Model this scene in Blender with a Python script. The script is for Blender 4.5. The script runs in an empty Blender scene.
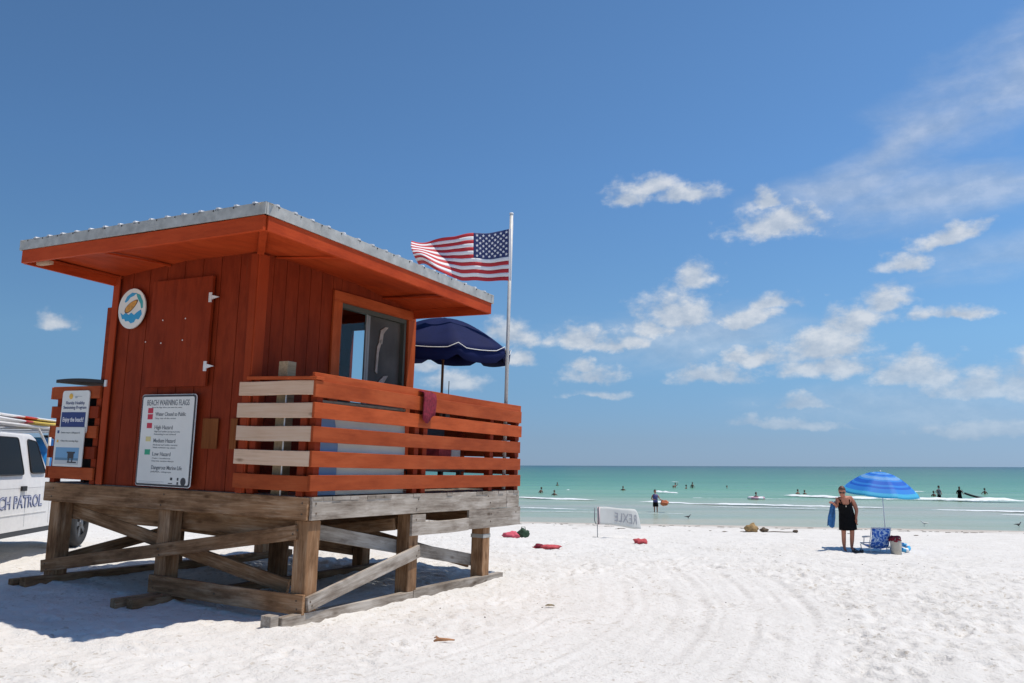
import bpy, bmesh, math, random
import numpy as np
from mathutils import Vector, Matrix, Euler
random.seed(7); rng = np.random.default_rng(11)
scene = bpy.context.scene
COL = scene.collection
PI = math.pi

# ------------------------------------------------------------------ helpers
def link(o, parent=None, mat=None):
    COL.objects.link(o)
    if parent is not None: o.parent = parent
    if mat is not None: o.data.materials.append(mat)
    return o

def tag(o, label=None, cat=None, group=None, kind=None):
    if label: o['label'] = label
    if cat: o['category'] = cat
    if group: o['group'] = group
    if kind: o['kind'] = kind
    return o

def empty(name, loc=(0, 0, 0), rz=0.0):
    o = bpy.data.objects.new(name, None); COL.objects.link(o)
    o.empty_display_size = .2; o.location = loc; o.rotation_euler = (0, 0, rz)
    return o

class MB:
    """collects shapes and links them as one mesh object"""
    def __init__(s): s.v = []; s.f = []; s.m = []; s.sm = []
    def add(s, vs, fs, mi=0, smooth=False):
        b = len(s.v); s.v += [tuple(v) for v in vs]
        for f in fs: s.f.append(tuple(b + i for i in f)); s.m.append(mi); s.sm.append(smooth)
        return s
    def box(s, x0, x1, y0, y1, z0, z1, mi=0, rot=None, org=None):
        vs = [Vector((x, y, z)) for z in (z0, z1) for y in (y0, y1) for x in (x0, x1)]
        if rot is not None:
            o = Vector(org or (0, 0, 0)); vs = [o + rot @ (v - o) for v in vs]
        return s.add(vs, [(0, 2, 3, 1), (4, 5, 7, 6), (0, 1, 5, 4), (2, 6, 7, 3), (0, 4, 6, 2), (1, 3, 7, 5)], mi)
    def loft(s, rings, mi=0, smooth=True, caps=True, closed=True):
        n = len(rings[0]); vs = [p for r in rings for p in r]; fs = []
        for i in range(len(rings) - 1):
            for j in range(n if closed else n - 1):
                k = (j + 1) % n
                fs.append((i*n+j, i*n+k, (i+1)*n+k, (i+1)*n+j))
        if caps and closed:
            fs.append(tuple(range(n))[::-1]); fs.append(tuple((len(rings)-1)*n + j for j in range(n)))
        return s.add(vs, fs, mi, smooth)
    def tube(s, pts, rad, n=10, mi=0, smooth=True):
        pts = [Vector(p) for p in pts]
        if not hasattr(rad, '__len__'): rad = [rad]*len(pts)
        rings = []; ref = None
        for i, p in enumerate(pts):
            d = (pts[min(i+1, len(pts)-1)] - pts[max(i-1, 0)]).normalized()
            if ref is None: ref = Vector((0, 0, 1)) if abs(d.z) < .9 else Vector((1, 0, 0))
            a = d.cross(ref).normalized(); b = d.cross(a).normalized(); ref = -b if False else ref
            rings.append([p + (a*math.cos(t) + b*math.sin(t))*rad[i] for t in [2*PI*j/n for j in range(n)]])
        return s.loft(rings, mi, smooth)
    def ell(s, c, r, n=14, m=9, mi=0, rot=None, smooth=True):
        c = Vector(c); rings = []
        for i in range(m+1):
            ph = -PI/2 + PI*(.03 + .94*i/m)
            ring = []
            for j in range(n):
                t = 2*PI*j/n
                v = Vector((r[0]*math.cos(ph)*math.cos(t), r[1]*math.cos(ph)*math.sin(t), r[2]*math.sin(ph)))
                if rot is not None: v = rot @ v
                ring.append(c + v)
            rings.append(ring)
        return s.loft(rings, mi, smooth)
    def build(s, name, mats, parent=None):
        me = bpy.data.meshes.new(name); me.from_pydata(s.v, [], s.f)
        if not isinstance(mats, (list, tuple)): mats = [mats]
        for m in mats: me.materials.append(m)
        me.polygons.foreach_set('material_index', s.m)
        me.polygons.foreach_set('use_smooth', s.sm)
        me.validate(); me.update()
        bm = bmesh.new(); bm.from_mesh(me); bmesh.ops.recalc_face_normals(bm, faces=bm.faces); bm.to_mesh(me); bm.free()
        o = bpy.data.objects.new(name, me); COL.objects.link(o)
        if parent is not None: o.parent = parent
        return o

def board(name, p0, p1, w, t, mat, parent=None, up=(0, 0, 1), bev=.004, jag=0.0):
    """a plank with its own frame: local x runs along the grain; w is its height along 'up', t its thickness"""
    p0 = Vector(p0); p1 = Vector(p1); L = (p1-p0).length
    x = (p1-p0).normalized(); z = Vector(up); z = (z - x*z.dot(x)).normalized(); y = z.cross(x)
    bm = bmesh.new(); bmesh.ops.create_cube(bm, size=1)
    bmesh.ops.scale(bm, vec=(L, t, w), verts=bm.verts)
    if bev: bmesh.ops.bevel(bm, geom=list(bm.edges), offset=bev, segments=1, affect='EDGES')
    if L > 1.0:     # a slight bow, so long boards are not laser straight
        cuts = 6
        for k in range(1, cuts):
            xx = -L/2 + L*k/cuts
            geom = list(bm.verts)+list(bm.edges)+list(bm.faces)
            bmesh.ops.bisect_plane(bm, geom=geom, plane_co=(xx, 0, 0), plane_no=(1, 0, 0))
        s1 = random.uniform(-.006, .006); s2 = random.uniform(-.004, .004)
        for v in bm.verts:
            q = v.co.x/L
            v.co.z += s1*math.cos(q*PI) + s2*math.sin(q*2*PI)
    me = bpy.data.meshes.new(name); bm.to_mesh(me); bm.free()
    me.materials.append(mat)
    o = bpy.data.objects.new(name, me); COL.objects.link(o)
    m = Matrix(((x.x, y.x, z.x, (p0.x+p1.x)/2), (x.y, y.y, z.y, (p0.y+p1.y)/2), (x.z, y.z, z.z, (p0.z+p1.z)/2), (0, 0, 0, 1)))
    if parent is not None: o.parent = parent
    o.matrix_local = m
    return o

def text_obj(name, s, size, mat, parent, origin, xdir, ydir, width=None, align='LEFT', ext=.0008, off=0.0):
    cu = bpy.data.curves.new(name, 'FONT'); cu.body = s; cu.size = size; cu.align_x = align
    cu.extrude = ext; cu.offset = off; cu.resolution_u = 3
    t = bpy.data.objects.new(name, cu); COL.objects.link(t)
    dg = bpy.context.evaluated_depsgraph_get(); dg.update()
    me = bpy.data.meshes.new_from_object(t.evaluated_get(dg))
    bpy.data.objects.remove(t); bpy.data.curves.remove(cu)
    xd = Vector(xdir).normalized(); yd = Vector(ydir).normalized(); zd = xd.cross(yd)
    co = np.array([v.co[:] for v in me.vertices])
    sx = 1.0
    if width and len(co): sx = width/max(1e-6, co[:, 0].max()-co[:, 0].min())
    for v in me.vertices:
        v.co = Vector(origin) + xd*(v.co.x*sx) + yd*v.co.y + zd*v.co.z
    me.materials.clear(); me.materials.append(mat)
    o = bpy.data.objects.new(name, me); COL.objects.link(o)
    if parent is not None: o.parent = parent
    return o

def skin(name, joints, edges, mat, parent=None, sub=2, root=0):
    """one continuous surface grown over a skeleton: joints = [(xyz, radius or (rx, ry))]"""
    me = bpy.data.meshes.new(name)
    me.from_pydata([j[0] for j in joints], edges, [])
    o = bpy.data.objects.new(name, me); COL.objects.link(o)
    bpy.context.view_layer.objects.active = o
    md = o.modifiers.new('Skin', 'SKIN')
    for i, j in enumerate(joints):
        r = j[1]; o.data.skin_vertices[0].data[i].radius = (r, r) if not isinstance(r, tuple) else r
        o.data.skin_vertices[0].data[i].use_root = (i == root)
    md.use_smooth_shade = True
    sb = o.modifiers.new('Sub', 'SUBSURF'); sb.levels = sub; sb.render_levels = sub
    dg = bpy.context.evaluated_depsgraph_get(); dg.update()
    m2 = bpy.data.meshes.new_from_object(o.evaluated_get(dg))
    bpy.data.objects.remove(o); m2.name = name
    m2.materials.clear(); m2.materials.append(mat)
    for p in m2.polygons: p.use_smooth = True; p.material_index = 0
    n = bpy.data.objects.new(name, m2); COL.objects.link(n)
    if parent is not None: n.parent = parent
    return n

# ------------------------------------------------------------------ materials
def new_mat(name):
    m = bpy.data.materials.new(name); m.use_nodes = True
    nt = m.node_tree; b = nt.nodes['Principled BSDF']
    return m, nt, b
def N(nt, t, **kw):
    n = nt.nodes.new(t)
    for k, v in kw.items():
        if k.startswith('i_'): n.inputs[k[2:].replace('_', ' ')].default_value = v
        else: setattr(n, k, v)
    return n
def ramp(nt, fac, stops, interp='LINEAR'):
    r = nt.nodes.new('ShaderNodeValToRGB'); cr = r.color_ramp; cr.interpolation = interp
    while len(cr.elements) < len(stops): cr.elements.new(.5)
    for e, (p, c) in zip(cr.elements, stops): e.position = p; e.color = (*c, 1) if len(c) == 3 else c
    nt.links.new(fac, r.inputs[0]); return r
def simple(name, col, rough=.6, metal=0.0, spec=.5, noise=0.0, scale=12.0, bump=0.0, bscale=60):
    m, nt, b = new_mat(name)
    b.inputs['Roughness'].default_value = rough; b.inputs['Metallic'].default_value = metal
    b.inputs['Specular IOR Level'].default_value = spec
    tc = N(nt, 'ShaderNodeTexCoord')
    if noise:
        nz = N(nt, 'ShaderNodeTexNoise', i_Scale=scale, i_Detail=5.0)
        nt.links.new(tc.outputs['Object'], nz.inputs['Vector'])
        lo = tuple(max(0, c*(1-noise)) for c in col); hi = tuple(min(1, c*(1+noise)) for c in col)
        r = ramp(nt, nz.outputs['Fac'], [(.3, lo), (.7, hi)]); nt.links.new(r.outputs[0], b.inputs['Base Color'])
    else: b.inputs['Base Color'].default_value = (*col, 1)
    if bump:
        nz = N(nt, 'ShaderNodeTexNoise', i_Scale=bscale, i_Detail=4.0); nt.links.new(tc.outputs['Object'], nz.inputs['Vector'])
        bp = N(nt, 'ShaderNodeBump', i_Strength=bump, i_Distance=.01); nt.links.new(nz.outputs['Fac'], bp.inputs['Height'])
        nt.links.new(bp.outputs[0], b.inputs['Normal'])
    return m

def wood(name, stops, axis='X', rough=.75, knots=True, grain=1.0, patch=None, stain=0.0):
    """weathered or painted wood with grain along the board's own x axis"""
    m, nt, b = new_mat(name); L = nt.links
    tc = N(nt, 'ShaderNodeTexCoord'); oi = N(nt, 'ShaderNodeObjectInfo')
    cmb = N(nt, 'ShaderNodeCombineXYZ'); mul = N(nt, 'ShaderNodeMath', operation='MULTIPLY'); mul.inputs[1].default_value = 37.0
    L.new(oi.outputs['Random'], mul.inputs[0])
    for k in range(3): L.new(mul.outputs[0], cmb.inputs[k])
    ad = N(nt, 'ShaderNodeVectorMath', operation='ADD'); L.new(tc.outputs['Object'], ad.inputs[0]); L.new(cmb.outputs[0], ad.inputs[1])
    mp = N(nt, 'ShaderNodeMapping'); L.new(ad.outputs[0], mp.inputs['Vector'])
    sc = {'X': (1.2, 26, 26), 'Z': (26, 26, 1.2)}[axis]; mp.inputs['Scale'].default_value = sc
    g = N(nt, 'ShaderNodeTexNoise', i_Scale=1.6, i_Detail=8.0, i_Roughness=.65, i_Distortion=.6); L.new(mp.outputs[0], g.inputs['Vector'])
    big = N(nt, 'ShaderNodeTexNoise', i_Scale=1.7, i_Detail=3.0); L.new(ad.outputs[0], big.inputs['Vector'])
    mx = N(nt, 'ShaderNodeMath', operation='MULTIPLY_ADD'); mx.inputs[1].default_value = .55*grain; L.new(g.outputs['Fac'], mx.inputs[0])
    m2 = N(nt, 'ShaderNodeMath', operation='MULTIPLY'); m2.inputs[1].default_value = 1-.55*grain; L.new(big.outputs['Fac'], m2.inputs[0]); L.new(m2.outputs[0], mx.inputs[2])
    r = ramp(nt, mx.outputs[0], stops)
    col = r.outputs[0]
    # per-board tone
    mr = N(nt, 'ShaderNodeMapRange'); mr.inputs['To Min'].default_value = .8; mr.inputs['To Max'].default_value = 1.15; L.new(oi.outputs['Random'], mr.inputs['Value'])
    hs = N(nt, 'ShaderNodeHueSaturation'); L.new(mr.outputs[0], hs.inputs['Value']); L.new(col, hs.inputs['Color']); col = hs.outputs[0]
    if knots:
        mk = N(nt, 'ShaderNodeMapping'); mk.inputs['Scale'].default_value = (2.2, 6, 6) if axis == 'X' else (6, 6, 2.2); L.new(ad.outputs[0], mk.inputs['Vector'])
        vo = N(nt, 'ShaderNodeTexVoronoi', i_Scale=1.0); L.new(mk.outputs[0], vo.inputs['Vector'])
        kr = ramp(nt, vo.outputs['Distance'], [(.05, (.25, .18, .13)), (.16, (1, 1, 1))])
        mm = N(nt, 'ShaderNodeMixRGB', blend_type='MULTIPLY'); mm.inputs[0].default_value = .7; L.new(col, mm.inputs[1]); L.new(kr.outputs[0], mm.inputs[2]); col = mm.outputs[0]
    if stain:   # weather stains
        sn = N(nt, 'ShaderNodeTexNoise', i_Scale=1.0, i_Detail=9.0, i_Roughness=.68)
        ms = N(nt, 'ShaderNodeMapping'); ms.inputs['Scale'].default_value = (2.2, 9, 9) if axis == 'X' else (9, 9, 2.2); L.new(ad.outputs[0], ms.inputs['Vector']); L.new(ms.outputs[0], sn.inputs['Vector'])
        k_ = 1-stain
        sr = ramp(nt, sn.outputs['Fac'], [(.36, (k_, k_*.93, k_*.88)), (.56, (1, 1, 1))])
        mm = N(nt, 'ShaderNodeMixRGB', blend_type='MULTIPLY'); mm.inputs[0].default_value = 1; L.new(col, mm.inputs[1]); L.new(sr.outputs[0], mm.inputs[2]); col = mm.outputs[0]
    if patch:   # flaked spots that show what lies under the paint
        pn = N(nt, 'ShaderNodeTexNoise', i_Scale=5.0, i_Detail=7.0, i_Roughness=.7); L.new(mp.outputs[0], pn.inputs['Vector']); pn.inputs['Scale'].default_value = .55
        pr_ = ramp(nt, pn.outputs['Fac'], [(patch[1], (0, 0, 0)), (patch[1]+.04, (1, 1, 1))])
        mm = N(nt, 'ShaderNodeMixRGB'); L.new(pr_.outputs[0], mm.inputs[0]); L.new(col, mm.inputs[1]); mm.inputs[2].default_value = (*patch[0], 1); col = mm.outputs[0]
    L.new(col, b.inputs['Base Color'])
    b.inputs['Roughness'].default_value = rough; b.inputs['Specular IOR Level'].default_value = .12
    bp = N(nt, 'ShaderNodeBump', i_Strength=.35, i_Distance=.006); L.new(g.outputs['Fac'], bp.inputs['Height']); L.new(bp.outputs[0], b.inputs['Normal'])
    return m

M = {}
M['grey_wood'] = wood('weathered_grey_wood', [(.25, (.15, .115, .085)), (.48, (.36, .31, .255)), (.75, (.60, .545, .48))], stain=.45)
M['brown_wood'] = wood('weathered_brown_wood', [(.25, (.115, .052, .024)), (.5, (.32, .175, .088)), (.78, (.62, .45, .30))], stain=.5)
M['raw_wood'] = wood('new_pine', [(.25, (.46, .29, .18)), (.5, (.64, .44, .30)), (.78, (.72, .56, .42))])
M['raw_post'] = wood('treated_post', [(.25, (.17, .12, .06)), (.5, (.38, .28, .165)), (.78, (.60, .47, .32))], axis='Z')
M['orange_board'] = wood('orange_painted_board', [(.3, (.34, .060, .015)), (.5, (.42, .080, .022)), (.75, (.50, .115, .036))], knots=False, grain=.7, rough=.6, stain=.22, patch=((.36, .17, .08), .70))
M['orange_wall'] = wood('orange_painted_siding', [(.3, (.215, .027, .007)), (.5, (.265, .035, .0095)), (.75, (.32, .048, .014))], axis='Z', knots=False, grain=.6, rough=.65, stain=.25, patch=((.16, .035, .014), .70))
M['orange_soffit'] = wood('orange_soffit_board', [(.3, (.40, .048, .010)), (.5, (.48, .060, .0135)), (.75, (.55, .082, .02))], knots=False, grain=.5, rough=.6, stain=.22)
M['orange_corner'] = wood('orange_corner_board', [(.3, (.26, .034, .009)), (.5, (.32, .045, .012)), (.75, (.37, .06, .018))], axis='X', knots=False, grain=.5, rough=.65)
M['brown_patch'] = wood('bare_brown_board', [(.3, (.13, .035, .009)), (.5, (.19, .058, .016)), (.75, (.27, .10, .033))], axis='Z', knots=False)
M['galv'] = simple('galvanised_sheet', (.41, .40, .365), rough=.55, metal=.12, noise=.22, scale=9, bump=.1, bscale=20)
M['galv_rib'] = simple('bright_roof_sheet', (.72, .70, .67), rough=.4, metal=.2, noise=.15, scale=6)
M['alu'] = simple('aluminium', (.26, .26, .25), rough=.5, metal=.2)
M['alu_dark'] = simple('dark_window_frame', (.085, .09, .075), rough=.6, spec=.2)
M['black'] = simple('black_rubber', (.02, .02, .022), rough=.7)
M['dark'] = simple('dark_plastic', (.035, .035, .04), rough=.5)
M['white_paint'] = simple('white_paint', (.86, .85, .83), rough=.35, noise=.05)
M['white_metal'] = simple('white_metal', (.72, .72, .70), rough=.45, noise=.08)
M['sign_white'] = simple('sign_white', (.74, .73, .67), rough=.5, noise=.05, scale=3)
M['sign_navy'] = simple('sign_navy', (.012, .035, .16), rough=.5)
M['sign_grey'] = simple('sign_grey', (.16, .17, .18), rough=.6)
M['sign_pale'] = simple('sign_pale_grey', (.40, .42, .44), rough=.6)
M['sign_red'] = simple('sign_red', (.55, .02, .05), rough=.5)
M['sign_yellow'] = simple('sign_yellow', (.68, .58, .25), rough=.5)
M['sign_orange'] = simple('sign_orange', (.80, .45, .06), rough=.5)
M['sign_green'] = simple('sign_green', (.02, .34, .18), rough=.5)
M['sign_sky'] = simple('sign_picture_sky', (.17, .36, .55), rough=.5)
M['sign_sea'] = simple('sign_picture_sea', (.10, .22, .32), rough=.5)
M['sign_sand'] = simple('sign_picture_sand', (.55, .56, .55), rough=.5)
M['blue_wave'] = simple('blue_wave', (.03, .32, .58), rough=.5)
M['teal_wave'] = simple('teal_wave', (.05, .36, .38), rough=.5)
M['surf_orange'] = simple('surf_orange', (.60, .28, .04), rough=.5, noise=.3, scale=40)
M['surf_brown'] = simple('surf_brown', (.16, .07, .03), rough=.5)
M['flag_red'] = simple('flag_red', (.50, .022, .03), rough=.7, bump=.2, bscale=40)
M['flag_white'] = simple('flag_white', (.80, .78, .78), rough=.7, bump=.2, bscale=40)
M['flag_blue'] = simple('flag_blue', (.022, .035, .13), rough=.7, bump=.2, bscale=40)
M['navy'] = simple('navy_canvas', (.007, .012, .060), rough=.7, spec=.12, noise=.12, scale=5, bump=.2, bscale=25)
M['towel_red'] = simple('maroon_towel', (.20, .012, .030), rough=.95, noise=.35, scale=30, bump=.5, bscale=90)
M['red'] = simple('red_cloth', (.52, .075, .085), rough=.85, noise=.35, scale=14, bump=.4)
M['pink'] = simple('pink_cloth', (.62, .10, .14), rough=.85, noise=.3, scale=12, bump=.4)
M['dark_green'] = simple('dark_green_cloth', (.02, .055, .025), rough=.8, noise=.3)
M['rope'] = simple('white_cord', (.7, .69, .66), rough=.8)
M['skin'] = simple('tanned_skin', (.44, .17, .10), rough=.5, noise=.12, scale=8)
M['skin_dark'] = simple('shaded_skin', (.20, .095, .055), rough=.5, noise=.12, scale=8)
M['hair'] = simple('auburn_hair', (.13, .055, .028), rough=.6, noise=.4, scale=50)
M['hair_dark'] = simple('dark_hair', (.022, .016, .013), rough=.6, noise=.4, scale=50)
M['black_cloth'] = simple('black_cloth', (.007, .007, .008), rough=.9, spec=.1, noise=.3, scale=20, bump=.3)
M['blue_towel'] = simple('blue_towel', (.035, .14, .33), rough=.9, noise=.4, scale=14, bump=.4)
M['purple_cloth'] = simple('purple_shirt', (.09, .09, .24), rough=.8, noise=.5, scale=14)
M['cream'] = simple('cream_canvas', (.52, .47, .38), rough=.8, noise=.12, scale=10, bump=.3)
M['orange_cloth'] = simple('orange_float', (.62, .17, .07), rough=.6, noise=.3, scale=7)
M['tyre'] = simple('tyre_rubber', (.022, .022, .023), rough=.85, bump=.3)
M['rim'] = simple('steel_rim', (.13, .13, .135), rough=.45, metal=.5)
M['yellow'] = simple('yellow_foam', (.74, .52, .07), rough=.5, noise=.1)
M['board_red'] = simple('board_red', (.60, .035, .03), rough=.4)
M['sky_blue'] = simple('blue_plastic', (.02, .23, .60), rough=.35, noise=.1)
M['straw'] = simple('dried_debris', (.36, .23, .10), rough=.95, noise=.45, scale=20, bump=.9, bscale=30)
M['weed'] = simple('dark_seaweed', (.12, .085, .055), rough=.9, noise=.4, scale=30)
M['driftwood'] = simple('driftwood', (.42, .20, .09), rough=.85, noise=.35, scale=25)
M['shell'] = simple('shell', (.62, .52, .34), rough=.6, noise=.2)
M['gull_white'] = simple('gull_white', (.66, .66, .66), rough=.8)
M['gull_grey'] = simple('gull_grey', (.08, .08, .085), rough=.8)
M['beak'] = simple('beak', (.35, .16, .05), rough=.5)
M['flag_banner'] = simple('thin_white_banner', (.60, .60, .56), rough=.8, noise=.04, scale=4)
M['banner_ink'] = simple('faded_lettering', (.34, .34, .36), rough=.8)
M['banner_pink'] = simple('banner_pink_edge', (.66, .50, .50), rough=.8)
M['box_white'] = simple('pale_box_plastic', (.72, .75, .72), rough=.5, noise=.08, scale=3)
M['box_blue'] = simple('blue_box_plastic', (.20, .33, .58), rough=.5, noise=.1, scale=3)
M['pole_wood'] = simple('umbrella_pole_wood', (.20, .09, .04), rough=.5)
M['pole_grey'] = simple('pvc_pole', (.62, .60, .56), rough=.45, noise=.1)

def glass_mat(name, tint=(.9, .95, .95), alpha=.18, rough=.03):
    m, nt, b = new_mat(name); L = nt.links
    nt.nodes.remove(b)
    tr = N(nt, 'ShaderNodeBsdfTransparent'); tr.inputs[0].default_value = (*tint, 1)
    gl = N(nt, 'ShaderNodeBsdfGlossy'); gl.inputs['Roughness'].default_value = rough
    lw = N(nt, 'ShaderNodeFresnel'); lw.inputs[0].default_value = 1.35
    mx = N(nt, 'ShaderNodeMixShader'); 
    ma = N(nt, 'ShaderNodeMath', operation='MULTIPLY_ADD'); ma.inputs[1].default_value = .06; ma.inputs[2].default_value = .002
    L.new(lw.outputs[0], ma.inputs[0]); L.new(ma.outputs[0], mx.inputs[0]); L.new(tr.outputs[0], mx.inputs[1]); L.new(gl.outputs[0], mx.inputs[2])
    L.new(mx.outputs[0], nt.nodes['Material Output'].inputs[0]); return m
M['glass'] = glass_mat('clear_glass')
M['truck_glass'] = simple('tinted_window', (.008, .010, .014), rough=.10, spec=.06)
def dusty():
    m, nt, b = new_mat('dusty_screen'); L = nt.links
    tc = N(nt, 'ShaderNodeTexCoord'); nz = N(nt, 'ShaderNodeTexNoise', i_Scale=2.0, i_Detail=5.0); L.new(tc.outputs['Object'], nz.inputs['Vector'])
    r = ramp(nt, nz.outputs['Fac'], [(.35, (.060, .055, .050)), (.7, (.115, .105, .095))]); L.new(r.outputs[0], b.inputs['Base Color'])
    b.inputs['Roughness'].default_value = .5; b.inputs['Specular IOR Level'].default_value = .12; return m
M['dusty'] = dusty()

# ------------------------------------------------------------------ the frame of the leaning stand
# columns: b (away, right), a (away, left), c (up) ; fitted to the photograph, the stand leans a degree seaward
VA = Vector((-0.87705503, 0.479753, 0.02472904)); VB = Vector((0.47971809, 0.87738878, -0.0077129)); VC = Vector((0.02539727, -0.00509833, 0.99966444))
T0 = Vector((-2.02758917, 8.68802179, 1.22202565))
HM = Matrix(((VB.x, VA.x, VC.x, T0.x), (VB.y, VA.y, VC.y, T0.y), (VB.z, VA.z, VC.z, T0.z), (0, 0, 0, 1)))
def h(a, b, c): return (b, a, c)                    # stand-local point
def hw(a, b, c): return HM @ Vector((b, a, c))       # to the world

# ------------------------------------------------------------------ terrain
def vnoise(x, y, seed):
    xi = np.floor(x).astype(np.int64); yi = np.floor(y).astype(np.int64); xf = x-xi; yf = y-yi
    def hsh(i, j):
        n = (i*374761393 + j*668265263 + seed*1442695041) & 0xffffffff
        n = ((n ^ (n >> 13))*1274126177) & 0xffffffff
        return ((n ^ (n >> 16)) & 0xffff)/65535.0
    u = xf*xf*(3-2*xf); v = yf*yf*(3-2*yf)
    return (hsh(xi, yi)*(1-u)+hsh(xi+1, yi)*u)*(1-v)+(hsh(xi, yi+1)*(1-u)+hsh(xi+1, yi+1)*u)*v - .5
def base_z(x, y):
    x = np.asarray(x, float); y = np.asarray(y, float)
    s = .225*x + .974*y
    z = np.interp(s, [-400, -20, 5, 10, 14, 17, 20.6, 24, 29, 36, 40, 44, 52, 75, 140], [1.2, .1, .02, .02, .0, -.20, -.47, -.53, -.82, -1.12, -1.22, -1.35, -1.55, -2.6, -5.5])
    z = z + np.clip(-.017*np.minimum(x, 0), 0, .25)*np.clip((30-s)/12, 0, 1)
    # where the stand has settled its skids
    dx = x+2.9; dy = y-12.0
    w = np.exp(-((dx/5.0)**4+(dy/4.6)**4))
    za = T0.z + (x-T0.x)*0.0 ; 
    a = (x-T0.x)*VA.x+(y-T0.y)*VA.y; b = (x-T0.x)*VB.x+(y-T0.y)*VB.y
    zp = T0.z + .0247*a - .0077*b - 1.205 - .02*np.clip((a-2)/2, 0, 1)
    return z*(1-w)+zp*w
CX, CY = -9.4, 12.4      # centre of the curved tyre tracks
def detail_z(x, y):
    r = np.hypot(x-CX, y-CY); ang = np.arctan2(y-CY, x-CX)
    track = np.clip((r-9.7)/.5, 0, 1)*np.clip((13.25-r)/.25, 0, 1)*np.clip((ang+.75)/.1, 0, 1)*np.clip((.06-ang)/.08, 0, 1)
    dist = np.hypot(x, y)
    fade = np.clip((60-dist)/30, 0.15, 1)
    wet = np.clip((44.2-(.225*x+.974*y))/2.5, 0, 1)
    d = (vnoise(x*.55, y*.55, 1)*.085 + vnoise(x*1.7, y*1.7, 2)*.036 + vnoise(x*4.3, y*4.3, 3)*.018 + vnoise(x*9.5, y*9.5, 4)*.013 + vnoise(x*22, y*22, 5)*.006)
    q2 = vnoise(x*7.3+11, y*7.3, 12); q3 = vnoise(x*15.0+5, y*15.0, 13); d = d + .011*np.clip(q2-.16, 0, 1)/.34 - .012*np.clip(-.14-q2, 0, 1)/.36 + .009*np.clip(q3-.18, 0, 1)/.32
    q = np.abs(vnoise(x*3.1+40, y*3.1, 8)); d = d - .035*np.clip(.12-q, 0, 1)/.12*.4
    smooth = vnoise(x*.8, y*.8, 6)*.03 + vnoise(x*3, y*3, 16)*.010 + vnoise(x*14, y*14, 7)*.005
    for rk, dk, wk in ((9.95, .012, .05), (10.22, .016, .05), (10.62, .010, .04), (10.95, .018, .06), (11.16, .010, .04), (11.55, .013, .05), (11.88, .019, .06), (12.06, .010, .03), (12.42, .016, .05), (12.72, .011, .04), (12.98, .022, .06)):
        rr = rk + .05*np.sin(ang*7+rk) + .03*vnoise(ang*30, r*0, 17)
        on = .55+.9*vnoise(ang*14+rk*3, r*0, 18)
        smooth = smooth - dk*on*np.exp(-((r-rr)/wk)**2) + dk*.5*on*np.exp(-((r-rr-wk*1.8)/wk)**2)
    d = d*(1-track*.92) + smooth*track
    return d*wet*fade, track
def axis(segs):
    out = [segs[0][0]]
    for lo, hi, st0, st1 in segs:
        x = lo
        while x < hi-1e-6:
            f = (x-lo)/(hi-lo); x = min(hi, x + st0*(st1/st0)**f); out.append(x)
    return np.array(out)
xs = axis([(-600, -60, 120, 12), (-60, -14, 8, .5), (-14, -6.0, .3, .045), (-6.0, 6.5, .03, .03), (6.5, 14, .035, .12), (14, 60, .12, 6), (60, 600, 10, 120)])
ys = axis([(-300, -10, 60, 4), (-10, 4.8, 1.5, .06), (4.8, 14, .03, .045), (14, 24, .05, .10), (24, 50, .10, .35), (50, 150, .6, 20)])
X, Y = np.meshgrid(xs, ys)
D, TR = detail_z(X, Y)
Z = base_z(X, Y) + D
# footprints and scuffs
def prints(n, xr, yr, dens):
    global Z
    for _ in range(n):
        px = rng.uniform(*xr); py = rng.uniform(*yr)
        if dens(px, py) < rng.uniform(): continue
        an = rng.normal(1.2, .9); L = rng.uniform(.11, .17); W = rng.uniform(.045, .075); dp = rng.uniform(.008, .028)
        i0, i1 = np.searchsorted(xs, (px-.5, px+.5)); j0, j1 = np.searchsorted(ys, (py-.5, py+.5))
        if i1-i0 < 2 or j1-j0 < 2: continue
        gx = X[j0:j1, i0:i1]-px; gy = Y[j0:j1, i0:i1]-py
        u = (gx*math.cos(an)+gy*math.sin(an))/L; v = (-gx*math.sin(an)+gy*math.cos(an))/W
        q = u*u+v*v
        Z[j0:j1, i0:i1] += -dp*np.exp(-q**1.5) + dp*.45*np.exp(-((np.sqrt(q)-1.45)/.35)**2)*(1+.6*u/(1+np.abs(u)))
def dn(px, py):
    r = math.hypot(px-CX, py-CY); a_ = math.atan2(py-CY, px-CX)
    if 9.9 < r < 13.2 and -.7 < a_ < .03: return .03
    ha = (px-T0.x)*VA.x+(py-T0.y)*VA.y; hb = (px-T0.x)*VB.x+(py-T0.y)*VB.y
    if -.4 < ha < 4.4 and -1 < hb < 4.3: return .12
    return 1.0 if px > 1.0 else .45
prints(1500, (-7, 6.5), (5.0, 14), dn)
prints(1500, (-5, 14), (12, 26), lambda x_, y_: 1)
prints(450, (2.3, 7.5), (5.0, 13), dn)
sand_me = bpy.data.meshes.new('sand')
nx, ny = len(xs), len(ys)
verts = np.stack([X.ravel(), Y.ravel(), Z.ravel()], 1)
idx = np.arange(nx*ny).reshape(ny, nx)
quads = np.stack([idx[:-1, :-1].ravel(), idx[:-1, 1:].ravel(), idx[1:, 1:].ravel(), idx[1:, :-1].ravel()], 1)
sand_me.vertices.add(len(verts)); sand_me.vertices.foreach_set('co', verts.ravel())
sand_me.loops.add(quads.size); sand_me.loops.foreach_set('vertex_index', quads.ravel())
sand_me.polygons.add(len(quads)); sand_me.polygons.foreach_set('loop_start', np.arange(0, quads.size, 4)); sand_me.polygons.foreach_set('loop_total', np.full(len(quads), 4))
sand_me.update(); sand_me.polygons.foreach_set('use_smooth', np.ones(len(quads), bool)); sand_me.validate()
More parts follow.
